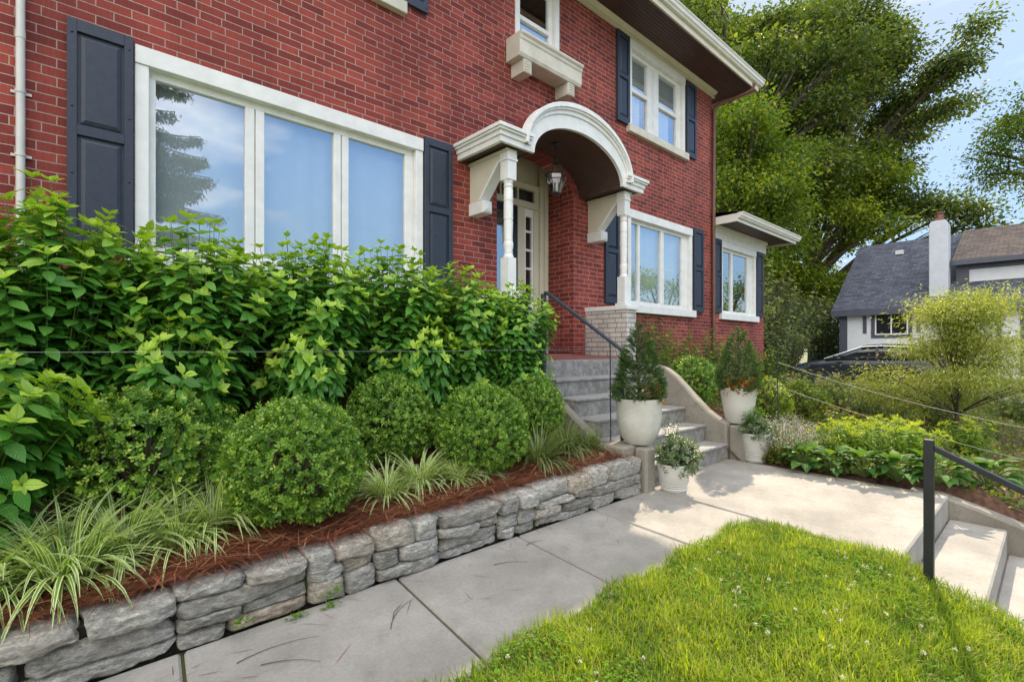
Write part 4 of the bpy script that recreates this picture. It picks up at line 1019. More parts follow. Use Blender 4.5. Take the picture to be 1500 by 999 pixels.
# ------------------------------------------------------------------ lawn grass
def grass_pts(n, x0, x1, y0, y1, cond):
    x = rng.uniform(x0, x1, n); y = rng.uniform(y0, y1, n); k = cond(x, y); return x[k], y[k]
Fx, Fy = .674, .7387
nearc = lambda x, y: (Fx * x + Fy * y > 1.5) & (y < 1.63 + .03 * np.sin(x * 9)) & (x < np.where(y > .62, 3.93, 3.80) + .03 * np.sin(y * 11) - np.where(y > 1.45, (y - 1.45) * .9, 0))
x1, y1 = grass_pts(130000, .4, 3.95, -1.6, 1.66, nearc)
x2, y2 = grass_pts(26000, -4, 3.8, -3, 1.62, lambda x, y: ~nearc(x, y) & (x < 3.8) & (y < 1.6))
gx_ = np.concatenate([x1, x2]); gy_ = np.concatenate([y1, y2]); n = len(gx_)
gzv = np.array([lawnz(a, q) for a, q in zip(gx_, gy_)]) - .004
tuft = np.array([mnoise.noise(Vector((a * 5, q * 5, 0))) + .5 * mnoise.noise(Vector((a * 14, q * 14, 3))) for a, q in zip(gx_, gy_)])
ln = rng.uniform(.04, .095, n) * (1 + .45 * tuft)
V, F, A = blades(np.stack([gx_, gy_, gzv], 1), rng.uniform(0, 2 * PI, n), rng.uniform(.75, 1.5, n), ln, rng.uniform(.0032, .0066, n), rng.uniform(.1, 1.5, n), 3)
patch = np.array([mnoise.noise(Vector((a * 2.2, q * 2.2, 8))) for a, q in zip(gx_, gy_)])
A['rnd'] = np.repeat(np.clip(.5 + .5 * tuft + .5 * patch + rng.normal(0, .22, n), 0, 1), 8); A['yng'] = np.repeat(np.where(rng.uniform(0, 1, n) < .10, 1., 0) * rng.uniform(.4, 1, n), 8)
tag(np_mesh('lawn_grass', V, F, M['grass'], None, A, smooth=True), 'sunlit yellow green lawn grass', 'grass', kind='stuff')
# clover
def clover(n, f):
    x, y = grass_pts(n, 1.0, 3.9, -1.2, 1.62, nearc); k = np.array([mnoise.noise(Vector((a * 1.7, q * 1.7, 5))) for a, q in zip(x, y)]) > f; return x[k], y[k]
x, y = clover(7000, .1); n = len(x); P = []; D = []
for k in range(3):
    a = rng.uniform(0, .6, n) + k * 2.09; D.append(np.stack([np.cos(a), np.sin(a), rng.uniform(-.2, .3, n)], 1)); P.append(np.stack([x, y, np.array([lawnz(p, q) for p, q in zip(x, y)]) + rng.uniform(.03, .06, n)], 1))
P = np.concatenate(P); D = np.concatenate(D); V, F, A = scatter(LEAF, P, frames(D, np.array([0, 0, 1.]) + rng.normal(0, .2, D.shape)), rng.uniform(.011, .018, len(P)), np.full(len(P), 1.7)); A['rnd'] = np.repeat(rng.uniform(0, 1, len(P)), 4)
tag(np_mesh('clover_leaves', V, F, M['clover'], None, A), 'clover leaves growing among the lawn grass', 'clover', kind='stuff')
x, y = clover(170, -.15); n = len(x); P, D = [], []
for a, q in zip(x, y):
    d = cone_dirs(18, -.4); P.append(np.array([a, q, lawnz(a, q) + rng.uniform(.05, .085)]) + d * .004); D.append(d)
P = np.concatenate(P); D = np.concatenate(D); V, F, A = scatter(NARROW, P, frames(D, np.array([0, 0, 1.]) + rng.normal(0, .2, D.shape)), rng.uniform(.005, .009, len(P)), np.full(len(P), 2.)); A['rnd'] = np.repeat(rng.uniform(0, 1, len(P)), 4)
tag(np_mesh('clover_flowers', V, F, M['petal_white'], None, A), 'small white clover heads dotted over the lawn', 'clover flowers', kind='stuff')

# ------------------------------------------------------------------ pots and their plants
def pot(label, loc, prof, mat, group, rim=None):
    r = thing('plant_pot', label, 'plant pot', loc, group)
    b = MB(); b.lathe(prof, (0, 0, 0), 40); b.build('pot_body', mat, r, smooth='auto', local=True)
    top = max(z for _, z in prof); rr = [q for q, z in prof if z == top][0] - .02
    b = MB(); b.lathe([(rr, top - .05), (rr * .6, top - .03), (.01, top - .025)], (0, 0, 0), 24); b.build('potting_soil', M['soil'], r, local=True)
    return r
def cup(prof, t=.018):     # add an inner wall so the pot is hollow
    zt = prof[-1][1]; return prof + [(prof[-1][0] - t, zt), (prof[-1][0] - t - .01, zt - .06)]
GP = 'white planters by the steps'
big = [(.12, 0), (.135, .02), (.165, .06), (.195, .14), (.208, .24), (.213, .40), (.22, .415), (.22, .425)]
pot('large rounded off-white planter with hatched texture on the left step pedestal', (4.09, 2.69, .417), cup(big), M['pot_hatched'], GP)
tall = [(.135, 0), (.15, .02), (.185, .22), (.21, .40), (.218, .41), (.218, .425)]
pot('tall tapered white planter with orange flowers on the right pedestal', (6.12, 2.62, .417), cup(tall), M['pot'], GP)
sm = [(.105, 0), (.115, .01), (.118, .03), (.112, .035), (.122, .05), (.115, .055), (.127, .07), (.120, .075), (.132, .09), (.136, .17), (.145, .20), (.15, .235), (.156, .24), (.156, .255)]
pot('small ribbed white pot at the foot of the left pedestal', (4.22, 2.40, .002), cup(sm), M['pot'], GP)
pot('small ribbed white pot at the foot of the right pedestal', (6.02, 2.38, .002), cup([(r * 1.05, z * 1.3) for r, z in sm]), M['pot'], GP)
def cone_spruce(label, loc, h, r, s):
    r *= 1.18
    root = thing('dwarf_spruce', label, 'conifer', loc, 'dwarf spruces in the planters')
    nt = 900; t = rng.uniform(0, 1, nt) ** .8; zz = .03 + (1 - t) * (h - .03) if False else .02 + h * (1 - np.sqrt(rng.uniform(0, 1, nt)))
    rr = r * (1 - zz / h) ** .58 * np.where(zz < .1, .75 + zz * 2.5, 1.); a = rng.uniform(0, 2 * PI, nt)
    nz = np.array([mnoise.noise(Vector((math.cos(q) * 2.2, math.sin(q) * 2.2, z_ * 7 + s))) for q, z_ in zip(a, zz)]); rr = rr * (1 + .22 * nz) * rng.uniform(.82, 1.04, nt) + .008
    c = np.stack([rr * np.cos(a), rr * np.sin(a), zz], 1); m = 34
    out = np.stack([np.cos(a), np.sin(a), np.full(nt, .45)], 1); dirs = np.repeat(out, m, 0) * .75 + rng.normal(0, .6, (nt * m, 3)); pos = np.repeat(c, m, 0) - np.repeat(out, m, 0) * rng.uniform(0, .05, (nt * m, 1))
    V, F, A = scatter(NARROW, pos, frames(dirs, np.array([0, 0, 1.]) + rng.normal(0, .5, dirs.shape)), rng.uniform(.016, .028, nt * m), np.full(nt * m, .8))
    A['rnd'] = np.repeat(np.repeat(rng.uniform(0, 1, nt), m), 4); A['yng'] = np.repeat(np.repeat(np.clip(rng.normal(.1, .3, nt), 0, 1), m), 4)
    np_mesh('foliage', V, F, M['spruce'], root, A)
    b = MB(); b.tube([(0, 0, -.05), (0, 0, h * .95)], [.016, .004], 6)
    for q in range(60):
        z_ = rng.uniform(.05, h * .85); a_ = rng.uniform(0, 6.28); R_ = r * (1 - z_ / h) * .9; b.tube([(0, 0, z_ - .02), (R_ * math.cos(a_), R_ * math.sin(a_), z_ + .03)], [.004, .002], 4, False)
    b.build('trunk', M['bark'], root, local=True)
cone_spruce('cone-shaped dwarf spruce in the large hatched planter', (4.09, 2.69, .80), .78, .235, 1)
cone_spruce('cone-shaped dwarf spruce in the tall tapered planter', (6.12, 2.62, .80), .80, .25, 5)
def flowers(label, loc, n, spread, mat, leafm, az0, az1):
    root = thing('bedding_flowers', label, 'flowers', loc, 'orange flowers in the planters')
    a = rng.uniform(az0, az1, n); r = rng.uniform(.7, 1.15, n) * spread; z = rng.uniform(-.05, .10, n) - np.maximum(0, r - spread) * .8
    p = np.stack([r * np.cos(a), r * np.sin(a), z], 1); d = np.stack([np.cos(a), np.sin(a), rng.uniform(-.8, .7, n)], 1) + rng.normal(0, .5, (n, 3))
    V, F, A = scatter(LEAF, p, frames(d, np.array([0, 0, 1.]) + rng.normal(0, .4, d.shape)), rng.uniform(.022, .05, n), np.full(n, 1.2)); A['rnd'] = np.repeat(rng.uniform(0, 1, n), 4); A['yng'] = np.repeat(rng.uniform(0, 1, n) ** 3, 4)
    np_mesh('leaves', V, F, leafm, root, A)
    for i in range(n // 5):
        aa = rng.uniform(az0, az1); c = np.array([spread * 1.02 * math.cos(aa), spread * 1.02 * math.sin(aa), rng.uniform(.03, .13)]); D = cone_dirs(8, .0)
        V, F, A = scatter(LEAF, np.repeat(c[None], 8, 0), frames(D, D + [.1, .1, 1.]), rng.uniform(.02, .038, 8), np.full(8, 1.5)); A['rnd'] = np.repeat(rng.uniform(0, 1, 8), 4); A['yng'] = np.repeat(rng.uniform(0, .4, 8), 4)
        np_mesh('blossom', V, F, mat, root, A)
flowers('orange and yellow bedding flowers at the right rim of the hatched planter', (4.09, 2.69, .83), 170, .19, M['petal_orange'], M['coleus'], -1.5, .35)
flowers('coral bedding flowers and bronze leaves ringing the tall tapered planter', (6.12, 2.62, .83), 420, .195, M['petal_orange'], M['coleus'], -3.6, .6)
r_ = ball_shrub('trailing_plant', 'variegated trailing plant overflowing the small pot by the left pedestal', 'potted plant', 'plants in the small pots', (4.25, 2.37, .14), .215, .20, .19, 2600, .034, LEAF, M['varieg'], .25, young=.4, seed=21, shell=.6)
leafy_shrub('sprig_plant', 'upright leafy sprigs rising from the trailing variegated plant', 'potted plant', 'plants in the small pots', (4.25, 2.46, .22), .12, .08, .46, 7, .045, LEAF, M['varieg'], .03, young=.6)
ball_shrub('trailing_plant', 'grey-green trailing plant with salmon blooms in the small pot by the right pedestal', 'potted plant', 'plants in the small pots', (6.02, 2.36, .22), .20, .19, .16, 1900, .036, LEAF, M['varieg'], .3, young=.5, seed=25, shell=.7)
leafy_shrub('sprig_plant', 'leafy upright plant behind the right small pot', 'potted plant', 'plants in the small pots', (6.02, 2.40, .30), .15, .12, .33, 22, .06, NARROW, M['hosta'], .03, young=.4)

# ------------------------------------------------------------------ right garden
GR = 'boxwoods in the right garden'
bs = ball_shrub('boxwood', 'round boxwood beside the curved cheek wall right of the steps', 'boxwood', GR, (6.75, 3.55, .52), .40, .38, .36, 9000, .026, LEAF, M['box'], .12, young=.8, seed=31)
bs2 = ball_shrub('boxwood', 'sunlit yellow boxwood ball right behind the tall planter', 'boxwood', GR, (8.1, 3.08, .10), .42, .40, .40, 9000, .027, LEAF, M['box_sun'], .12, young=.8, seed=33)
dup(bs2, (9.5, 2.95, .0), 2., 'sunlit boxwood ball farther right of the tall planter', 1.0)
GS = 'leafy shrubs under the lower right windows'
hs = leafy_shrub('foundation_shrub', 'green foundation shrub below the lower right window, next to the white pier', 'shrub', GS, (6.9, 4.35, .45), .55, .38, 1.38, 48, .085, BIG, M['shrub_green'], young=.45)
dup(hs, (7.8, 4.35, .38), 2., 'green foundation shrub in the middle under the lower right window', .93)
dup(hs, (8.75, 4.3, .30), 4., 'green foundation shrub under the lower right window by the copper downspout', .98)
dup(hs, (9.9, 4.3, .2), 1., 'green foundation shrub at the foot of the copper downspout', 1.02)
dup(hs, (11.2, 4.2, .12), 5., 'green foundation shrub under the window of the wing', .9)
leafy_shrub('gold_shrub', 'small yellow-tipped shrub between the white pier and the round boxwood', 'shrub', None, (6.75, 3.98, .5), .35, .22, .82, 26, .07, BIG, M['shrub_green'], young=1.)
GF = 'loose airy shrubs in the right garden'
fs = leafy_shrub('airy_shrub', 'airy grey-green shrub just beyond the sunlit boxwoods', 'shrub', GF, (10.2, 3.7, 0), .75, .6, .78, 60, .085, BIG, M['shrub'], young=.5)
fs2 = leafy_shrub('airy_shrub', 'airy shrub in front of the parked car', 'shrub', GF, (12.2, 3.0, 0), .8, .7, .74, 60, .085, BIG, M['shrub'], young=.7)
for (x_, y_, s_, lb) in ((11.6, 4.4, 1., 'airy shrub at the far corner of the brick wing'), (11.0, 2.6, .9, 'airy shrub left of the lace-leaf maple, front row'), (13.4, 4.0, 1.05, 'airy shrub back row, under the yellow sapling'), (12.4, 1.9, .9, 'airy shrub directly behind the lace-leaf maple'), (13.8, 2.6, 1.05, 'airy shrub back row, before the car door'), (14.4, 1.2, 1., 'airy shrub back row, behind the maple crown'), (12.8, .4, .9, 'airy shrub right of the maple trunk'), (10.4, 2.0, .66, 'low airy shrub nearest the perennials'), (10.9, 1.3, .8, 'low airy shrub by the maple trunk'), (10.4, -.2, .75, 'low airy shrub at the right edge by the rail')):
    dup(fs if s_ < 1 else fs2, (x_, y_, G(x_, y_)), x_ * 3.3 + y_, lb, s_)
# flowering catmint
def spikes(name, label, loc, n, rx, ry, h, leafm, petm):
    root = thing(name, label, 'flowering plant', loc)
    sb = MB(); LP, LD, FP, FD = [], [], [], []
    for i in range(n):
        a = rng.uniform(0, 6.28); q = math.sqrt(rng.uniform(0, 1)); p0 = np.array([rx * q * .5 * math.cos(a), ry * q * .5 * math.sin(a), 0]); p1 = np.array([rx * q * math.cos(a), ry * q * math.sin(a), h * rng.uniform(.65, 1.05) * (1 - .35 * q * q)])
        pts = curve_pts(p0, p1, np.array([0, 0, .05]), 5); sb.tube(pts.tolist(), .0018, 3, False)
        t = rng.uniform(.1, .78, 22); LP.append(p0 + (p1 - p0) * t[:, None] + rng.normal(0, .006, (22, 3))); LD.append(cone_dirs(22, -.3))
        t = rng.uniform(.72, 1.02, 16); FP.append(p0 + (p1 - p0) * t[:, None] + rng.normal(0, .006, (16, 3))); FD.append(cone_dirs(16, -.5))
    for P, D, m, nm, s in ((LP, LD, leafm, 'leaves', .028), (FP, FD, petm, 'blossoms', .013)):
        P, D = np.concatenate(P), np.concatenate(D); V, F, A = scatter(LEAF, P, frames(D, D + [.2, .1, 1.]), s * rng.uniform(.6, 1.2, len(P)), np.full(len(P), 1.2)); A['rnd'] = np.repeat(rng.uniform(0, 1, len(P)), 4); A['yng'] = np.repeat(rng.uniform(0, .5, len(P)), 4)
        np_mesh(nm, V, F, m, root, A)
    sb.build('stems', M['stem'], root, local=True); return root
sp = spikes('catmint', 'pale lavender flowering catmint beside the small right pot', (6.22, 2.12, .0), 190, .44, .36, .50, M['shrub'], M['petal_lav'])
sp2 = dup(sp, (6.9, 2.35, .02), 2., 'second pale flowering catmint behind the first, by the sunlit boxwood', .95)
GH = 'perennials edging the landing'
ph = leafy_shrub('perennial_clump', 'yellow-green lance-leaved perennial next to the catmint', 'perennial', GH, (6.55, 1.74, 0), .28, .28, .50, 30, .11, NARROW, M['phlox'], .04, young=.5, tipn=8)
for x_, y_, s_, lb in ((7.2, 1.7, .92, 'yellow-green perennial behind the first row by the landing'), (6.6, 1.38, 1., 'yellow-green perennial above the hosta leaves mid-border'), (7.1, 1.25, 1.05, 'bright perennial behind the middle hostas'), (6.6, 1.02, 1.05, 'bright green perennial left of the bronze post'), (7.9, 1.5, .9, 'yellow-green perennial in the second row towards the maple'), (7.9, .7, 1.0, 'perennial clump seen right above the post top')):
    dup(ph, (x_, y_, G(x_, y_)), x_ * 4 + y_ * 7, lb, s_)
leafy_shrub('rust_plant', 'rust-tinted small plant in the middle of the right garden', 'perennial', None, (8.5, 2.2, 0.02), .4, .3, .42, 26, .07, LEAF, M['cover'], .04, young=1.)
def hosta(label, loc, n, L_, s):
    L_ = L_ * 1.02
    root = thing('hosta', label, 'hosta', loc, 'hostas along the landing edge'); T = big_leaf(.37, .62, .09)
    a = rng.uniform(0, 6.28, n); q = rng.uniform(0, 1, n); el = 1.3 - .95 * q
    d = np.stack([np.cos(a) * np.cos(el), np.sin(a) * np.cos(el), np.sin(el)], 1); st = L_ * (.6 + 1.0 * (1 - q) + .5 * q); p = d * st[:, None] * np.array([1, 1, .9]) + [0, 0, .02]
    dl = d.copy(); dl[:, 2] = dl[:, 2] * .7 - .12
    V, F, A = scatter(T, p, frames(dl, np.array([0, 0, 1.]) + rng.normal(0, .15, d.shape)), L_ * rng.uniform(.7, 1.1, n)); m = len(T[0]); A['rnd'] = np.repeat(rng.uniform(0, 1, n), m); A['yng'] = np.repeat(np.clip(rng.normal(.1, .25, n), 0, 1), m)
    np_mesh('leaves', V, F, M['hosta'], root, A, smooth=True)
    b = MB()
    for e, k in zip(d, st): b.tube([(0, 0, 0), tuple(e * k * np.array([1, 1, .9]) + [0, 0, .02])], .003, 4, False)
    b.build('stems', M['stem'], root, local=True); return root
h1 = hosta('blue-green hosta nearest the catmint on the landing edge', (5.98, 1.86, .02), 46, .13, 1)
for x_, y_, s_, lb in ((5.97, 1.58, .95, 'hosta second from the catmint along the landing'), (5.96, 1.30, 1.05, 'broad hosta in the middle of the landing edge'), (5.97, 1.04, 1.0, 'hosta just left of the bronze post'), (6.1, .78, 1.15, 'hosta behind the bronze post at the step corner'), (6.5, .45, 1.1, 'bright hosta right of the bronze post above the kerb'), (7.0, -.1, 1.3, 'green hosta at the right edge above the kerb')):
    dup(h1, (x_, y_, max(G(x_, y_), -.4) + .02), x_ * 9 + y_ * 5, lb, s_)
# ground cover
n = 46000; x = np.concatenate([rng.uniform(6.1, 16.4, n - 4500), rng.uniform(5.93, 6.6, 4500)]); y = np.concatenate([rng.uniform(-2., 4.75, n - 4500), rng.uniform(1.06, 2.3, 4500)]); z = np.array([gsz(a, q) for a, q in zip(x, y)]) + rng.uniform(0, .12, n) * np.array([max(0, .5 + mnoise.noise(Vector((a * 1.5, q * 1.5, 2)))) for a, q in zip(x, y)]) * 1.6
kk = ~((x < 6.7) & (y > 2.4)); x, y, z = x[kk], y[kk], z[kk]; n = len(x)
d = cone_dirs(n, -.2); V, F, A = scatter(LEAF, np.stack([x, y, z], 1), frames(d, np.array([0, 0, 1.]) + rng.normal(0, .4, d.shape)), rng.uniform(.03, .075, n), np.full(n, 1.2)); A['rnd'] = np.repeat(rng.uniform(0, 1, n), 4); A['yng'] = np.repeat(rng.uniform(0, 1, n) ** 4, 4)
tag(np_mesh('ground_cover', V, F, M['cover'], None, A), 'low leafy ground cover and leaf litter in the right garden', 'ground cover', kind='stuff')
# mulch chips by the cheek wall
n = 900; x = rng.uniform(6.06, 7.3, n); y = rng.uniform(2.75, 3.9, n); z = np.array([gsz(a, q) for a, q in zip(x, y)]) + .012
d = cone_dirs(n, -.15); V, F, A = scatter(NARROW, np.stack([x, y, z], 1), frames(d * [1, 1, .2], np.array([0, 0, 1.]) + rng.normal(0, .4, d.shape)), rng.uniform(.03, .07, n)); A['rnd'] = np.repeat(rng.uniform(.2, 1, n), 4)
tag(np_mesh('mulch_chips', V, F, M['needle'], None, A), 'reddish mulch chips behind the right cheek wall', 'mulch', kind='stuff')

# lace-leaf maple
lob = []
for i in range(48):
    a = rng.uniform(0, 6.28); q = math.sqrt(rng.uniform(.02, 1)); zz = rng.uniform(.45, 2.1); R_ = 1.12 * (1 - max(0, zz - .85) / 1.42); lob.append((R_ * q * math.cos(a), R_ * q * math.sin(a), zz, .28, .28, .10, 5))
lob += [(.12, -.35, 1.95, .2, .2, .1, 5), (.15, -.42, 2.15, .12, .14, .08, 4), (.05, -.2, 1.8, .25, .25, .1, 5)]
tree('lace_leaf_maple', 'small lace-leaf maple with yellow-green leaves in the right garden', 'tree', (9.75, 1.0, -.03), .75, .026, lob, 125, .060, M['jmaple'], NARROW, .19, .5, flat=.38, hang=.5)
# sapling
tree('yellow_sapling', 'thin sapling with yellow leaves near the neighbour house corner', 'tree', (13.6, 5.3, 0), 2.3, .02, [(.1, .0, 1.2, .3, .3, .25, 5), (-.15, .1, 1.8, .3, .3, .3, 6), (.1, -.1, 2.3, .22, .22, .3, 6), (.25, .15, .7, .3, .3, .2, 3)], 26, .085, M['jmaple'], LEAF, .14, .6)

# twine fence
GT = 'thin stakes carrying the twine'
for x_, y_, z0, z1, lb in ((4.0, 2.95, .35, 1.36, 'thin green stake by the step pedestal holding the wire'), (7.6, 2.7, .05, 1.28, 'thin stake beside the tall tapered planter'), (7.55, .15, -.2, .55, 'thin green stake in the ground cover right of the bronze post')):
    b = MB(); b.tube([(x_, y_, z0), (x_ - .01, y_, z1)], .0065, 6); tag(b.build('garden_stake', M['rail_metal']), lb, 'stake', GT)
b = MB(); b.tube([(-1.6, 2.96, 1.31), (0, 2.955, 1.295), (2, 2.95, 1.293), (3.995, 2.95, 1.31)], .0009, 5); tag(b.build('fence_wire', M['wire']), 'fine wire strung level across the front bed', 'wire')
def rope(p, q, sag, name, lb):
    pts = [tuple(np.array(p) * (1 - t) + np.array(q) * t - np.array([0, 0, sag * 4 * t * (1 - t)])) for t in np.linspace(0, 1, 14)]
    b = MB(); b.tube(pts, .0032, 6); tag(b.build(name, M['twine']), lb, 'rope', 'ropes across the right garden')
rope((7.6, 2.7, 1.12), (7.55, .15, .46), .06, 'garden_rope', 'upper pale rope sloping from the tall planter past the maple')
rope((7.6, 2.7, .78), (7.55, .15, .12), .05, 'garden_rope', 'lower pale rope sloping past the sunlit boxwoods')

# ------------------------------------------------------------------ neighbour house
nb = thing('neighbour_house', 'pale grey house with a steep dark blue roof and white chimney', 'house', (28, 2, 0))
X0, YL, YR, EZ = 26.5, 7.0, -.7, 3.2
roofz = lambda x: 3.28 + .735 * (x - X0)
b = MB(); b.box(X0, 35.6, YR, YL - .25, -.2, EZ); b.prism([(X0 + .1, EZ), (31.1, 6.5), (35.5, EZ)], 'y', YL - .45, YL - .3); b.build('wall', M['stucco'], nb)
b = MB(); t = .14
b.add([(X0 - .35, YL, roofz(X0 - .35)), (X0 - .35, YR, roofz(X0 - .35)), (31.1, YR, 6.66), (31.1, YL, 6.66), (35.9, YL, 3.1), (35.9, YR, 3.1)] + [(X0 - .35, YL, roofz(X0 - .35) - t), (X0 - .35, YR, roofz(X0 - .35) - t), (31.1, YR, 6.66 - t), (31.1, YL, 6.66 - t), (35.9, YL, 3.1 - t), (35.9, YR, 3.1 - t)],
      [(0, 1, 2, 3), (3, 2, 5, 4), (6, 9, 8, 7), (9, 10, 11, 8), (0, 3, 9, 6), (3, 4, 10, 9), (1, 7, 8, 2), (2, 8, 11, 5), (0, 6, 7, 1), (4, 5, 11, 10)])
rf = b.build('roof', M['shingle_blue'], nb)
b = MB(); b.box(X0 - .40, X0 - .355, YR, YL, roofz(X0 - .35) - .25, roofz(X0 - .35) - .01); b.box(X0 - .05, X0 - .004, YL - .55, YL - .25, 0, EZ - .1); b.box(X0 - .35, X0 - .0, YR, YL - .02, EZ - .2, EZ - .16); b.build('eave_trim', M['slate_trim'], nb)
b = MB(); b.box(27.55, 31.0, YR, 2.75, 3.85, 4.75); dm = b.build('dormer', M['stucco'], nb)
b = MB(); b.prism([(27.15, 4.82), (31.1, 6.68), (31.1, 6.78), (27.15, 4.93)], 'y', YR, 2.95); b.build('dormer_roof', shingle_mat('brown_shingle', (.17, .135, .115, 1), (.10, .08, .075, 1), 1, .1, 0), dm)
b = MB(); b.box(27.08, 27.14, YR, 2.95, 4.72, 4.92); b.box(27.50, 27.545, 2.45, 2.85, 3.8, 4.75); b.box(27.5, 27.545, YR, 2.45, 4.55, 4.75); b.build('dormer_trim', M['slate_trim'], dm)
b = MB(); b.prism([(3.02, 3.2), (3.62, 3.2), (3.62, 6.45), (3.55, 6.58), (3.1, 6.58), (3.02, 6.45)], 'x', 26.75, 27.5); ch = b.build('chimney', plain('chimney_stucco', (.45, .48, .53), .85, .06), nb, bevel=.02)
b = MB(); b.box(26.95, 27.3, 3.18, 3.46, 6.58, 6.72); b.lathe([(.13, 6.72), (.14, 6.85), (.11, 6.9), (.16, 6.92), (.16, 6.96), (.02, 7.0)], (27.12, 3.32, 0), 14); b.build('chimney_pot', M['copper'], ch)
for y0 in (5.2,):
    b = MB(); b.box(29.9, 30.1, 5.0, 5.3, 5.85, 6.05); b.build('roof_vent', M['stucco'], rf)
b = MB(); b.box(29.6, 29.9, -.1, .3, 6.1, 6.4); b.build('roof_vent', M['shingle_blue'], rf)
def nwin(y0, y1, z0, z1, sh=True):
    b = MB(); f = .14; x = X0 - .03
    for ya, yb, za, zb in ((y0, y1, z0, z0 + f), (y0, y1, z1 - f, z1), (y0, y0 + f, z0 + f, z1 - f), (y1 - f, y1, z0 + f, z1 - f)): b.box(x, X0 - .002, ya, yb, za, zb)
    w = b.build('window', M['slate_trim'], nb)
    b = MB(); i = f; k = .045
    for ya, yb, za, zb in ((y0 + i, y1 - i, z0 + i, z0 + i + k), (y0 + i, y1 - i, z1 - i - k, z1 - i), (y0 + i, y0 + i + k, z0 + i + k, z1 - i - k), (y1 - i - k, y1 - i, z0 + i + k, z1 - i - k), ((y0 + y1) / 2 - k / 2, (y0 + y1) / 2 + k / 2, z0 + i + k, z1 - i - k)): b.box(x - .01, X0 - .003, ya, yb, za, zb)
    b.build('frame', M['white'], w)
    b = MB(); b.quad((x + .012, y0 + i, z0 + i), (x + .012, y1 - i, z0 + i), (x + .012, y1 - i, z1 - i), (x + .012, y0 + i, z1 - i)); b.build('pane', M['car_glass'], w)
nwin(4.12, 5.55, 1.78, 2.98)
nwin(-.5, .95, .3, 2.95)
for y0 in (5.72, 3.85, 1.45):
    b = MB(); b.box(X0 - .04, X0 - .003, y0, y0 + .13, (1.2 if y0 < 2 else 2.0), 2.75); b.build('shutter', M['slate_trim'], nb)
b = MB(); b.box(X0 - .05, X0 - .003, 2.3, 3.0, .3, 2.8); dd = b.build('door', M['slate_trim'], nb)
b = MB(); b.lathe([(.06, 0), (.07, .05), (.06, .15), (.02, .2)], (X0 - .09, 1.85, 2.55), 10); b.build('wall_lamp', M['slate_trim'], nb)

# ------------------------------------------------------------------ parked car
car = thing('parked_car', 'dark blue car parked on the driveway before the grey house', 'car', (19.5, 3.9, .03), rz=PI / 2)
# local: x forward (towards +Y in the world), y left
def loft(b, secs):
    n = len(secs[0]); v = [p for s in secs for p in s]; f = [(i * n + k, i * n + (k + 1) % n, (i + 1) * n + (k + 1) % n, (i + 1) * n + k) for i in range(len(secs) - 1) for k in range(n)]
    b.add(v, f + [tuple(range(n))[::-1], tuple(range((len(secs) - 1) * n, len(secs) * n))])
def sec(x, w, zl, zh): return [(x, -w * .9, zl), (x, -w, zl + (zh - zl) * .35), (x, -w * .97, zl + (zh - zl) * .75), (x, -w * .86, zh), (x, 0, zh + .025), (x, w * .86, zh), (x, w * .97, zl + (zh - zl) * .75), (x, w, zl + (zh - zl) * .35), (x, w * .9, zl)]
b = MB(); loft(b, [sec(x, w, zl, zh) for x, w, zl, zh in ((-2.28, .72, .42, .88), (-2.2, .82, .3, .96), (-1.6, .90, .22, 1.0), (-.6, .91, .2, .98), (.6, .91, .2, .97), (1.1, .90, .22, .95), (1.75, .86, .24, .86), (2.15, .76, .3, .74), (2.28, .62, .4, .62))])
bd = b.build('body', M['car_paint'], car, smooth=True, local=True)
b = MB(); loft(b, [[(x, -w, zl), (x, -w * .9, zh - .08), (x, -w * .72, zh), (x, 0, zh + .03), (x, w * .72, zh), (x, w * .9, zh - .08), (x, w, zl)] for x, w, zl, zh in ((-1.95, .74, .96, 1.0), (-1.5, .80, .96, 1.20), (-.9, .82, .96, 1.36), (-.2, .82, .95, 1.40), (.25, .82, .95, 1.37), (.7, .82, .95, 1.20), (1.3, .80, .93, .97))]); b.build('cabin', M['car_glass'], car, smooth=True, local=True)
b = MB(); loft(b, [[(x, -w * .93, zh - .06), (x, -w * .74, zh + .015), (x, 0, zh + .045), (x, w * .74, zh + .015), (x, w * .93, zh - .06)] for x, w, zh in ((-1.5, .80, 1.20), (-.9, .82, 1.36), (-.2, .82, 1.40), (.3, .82, 1.36))]); b.build('roof', M['car_paint'], car, smooth=True, local=True)
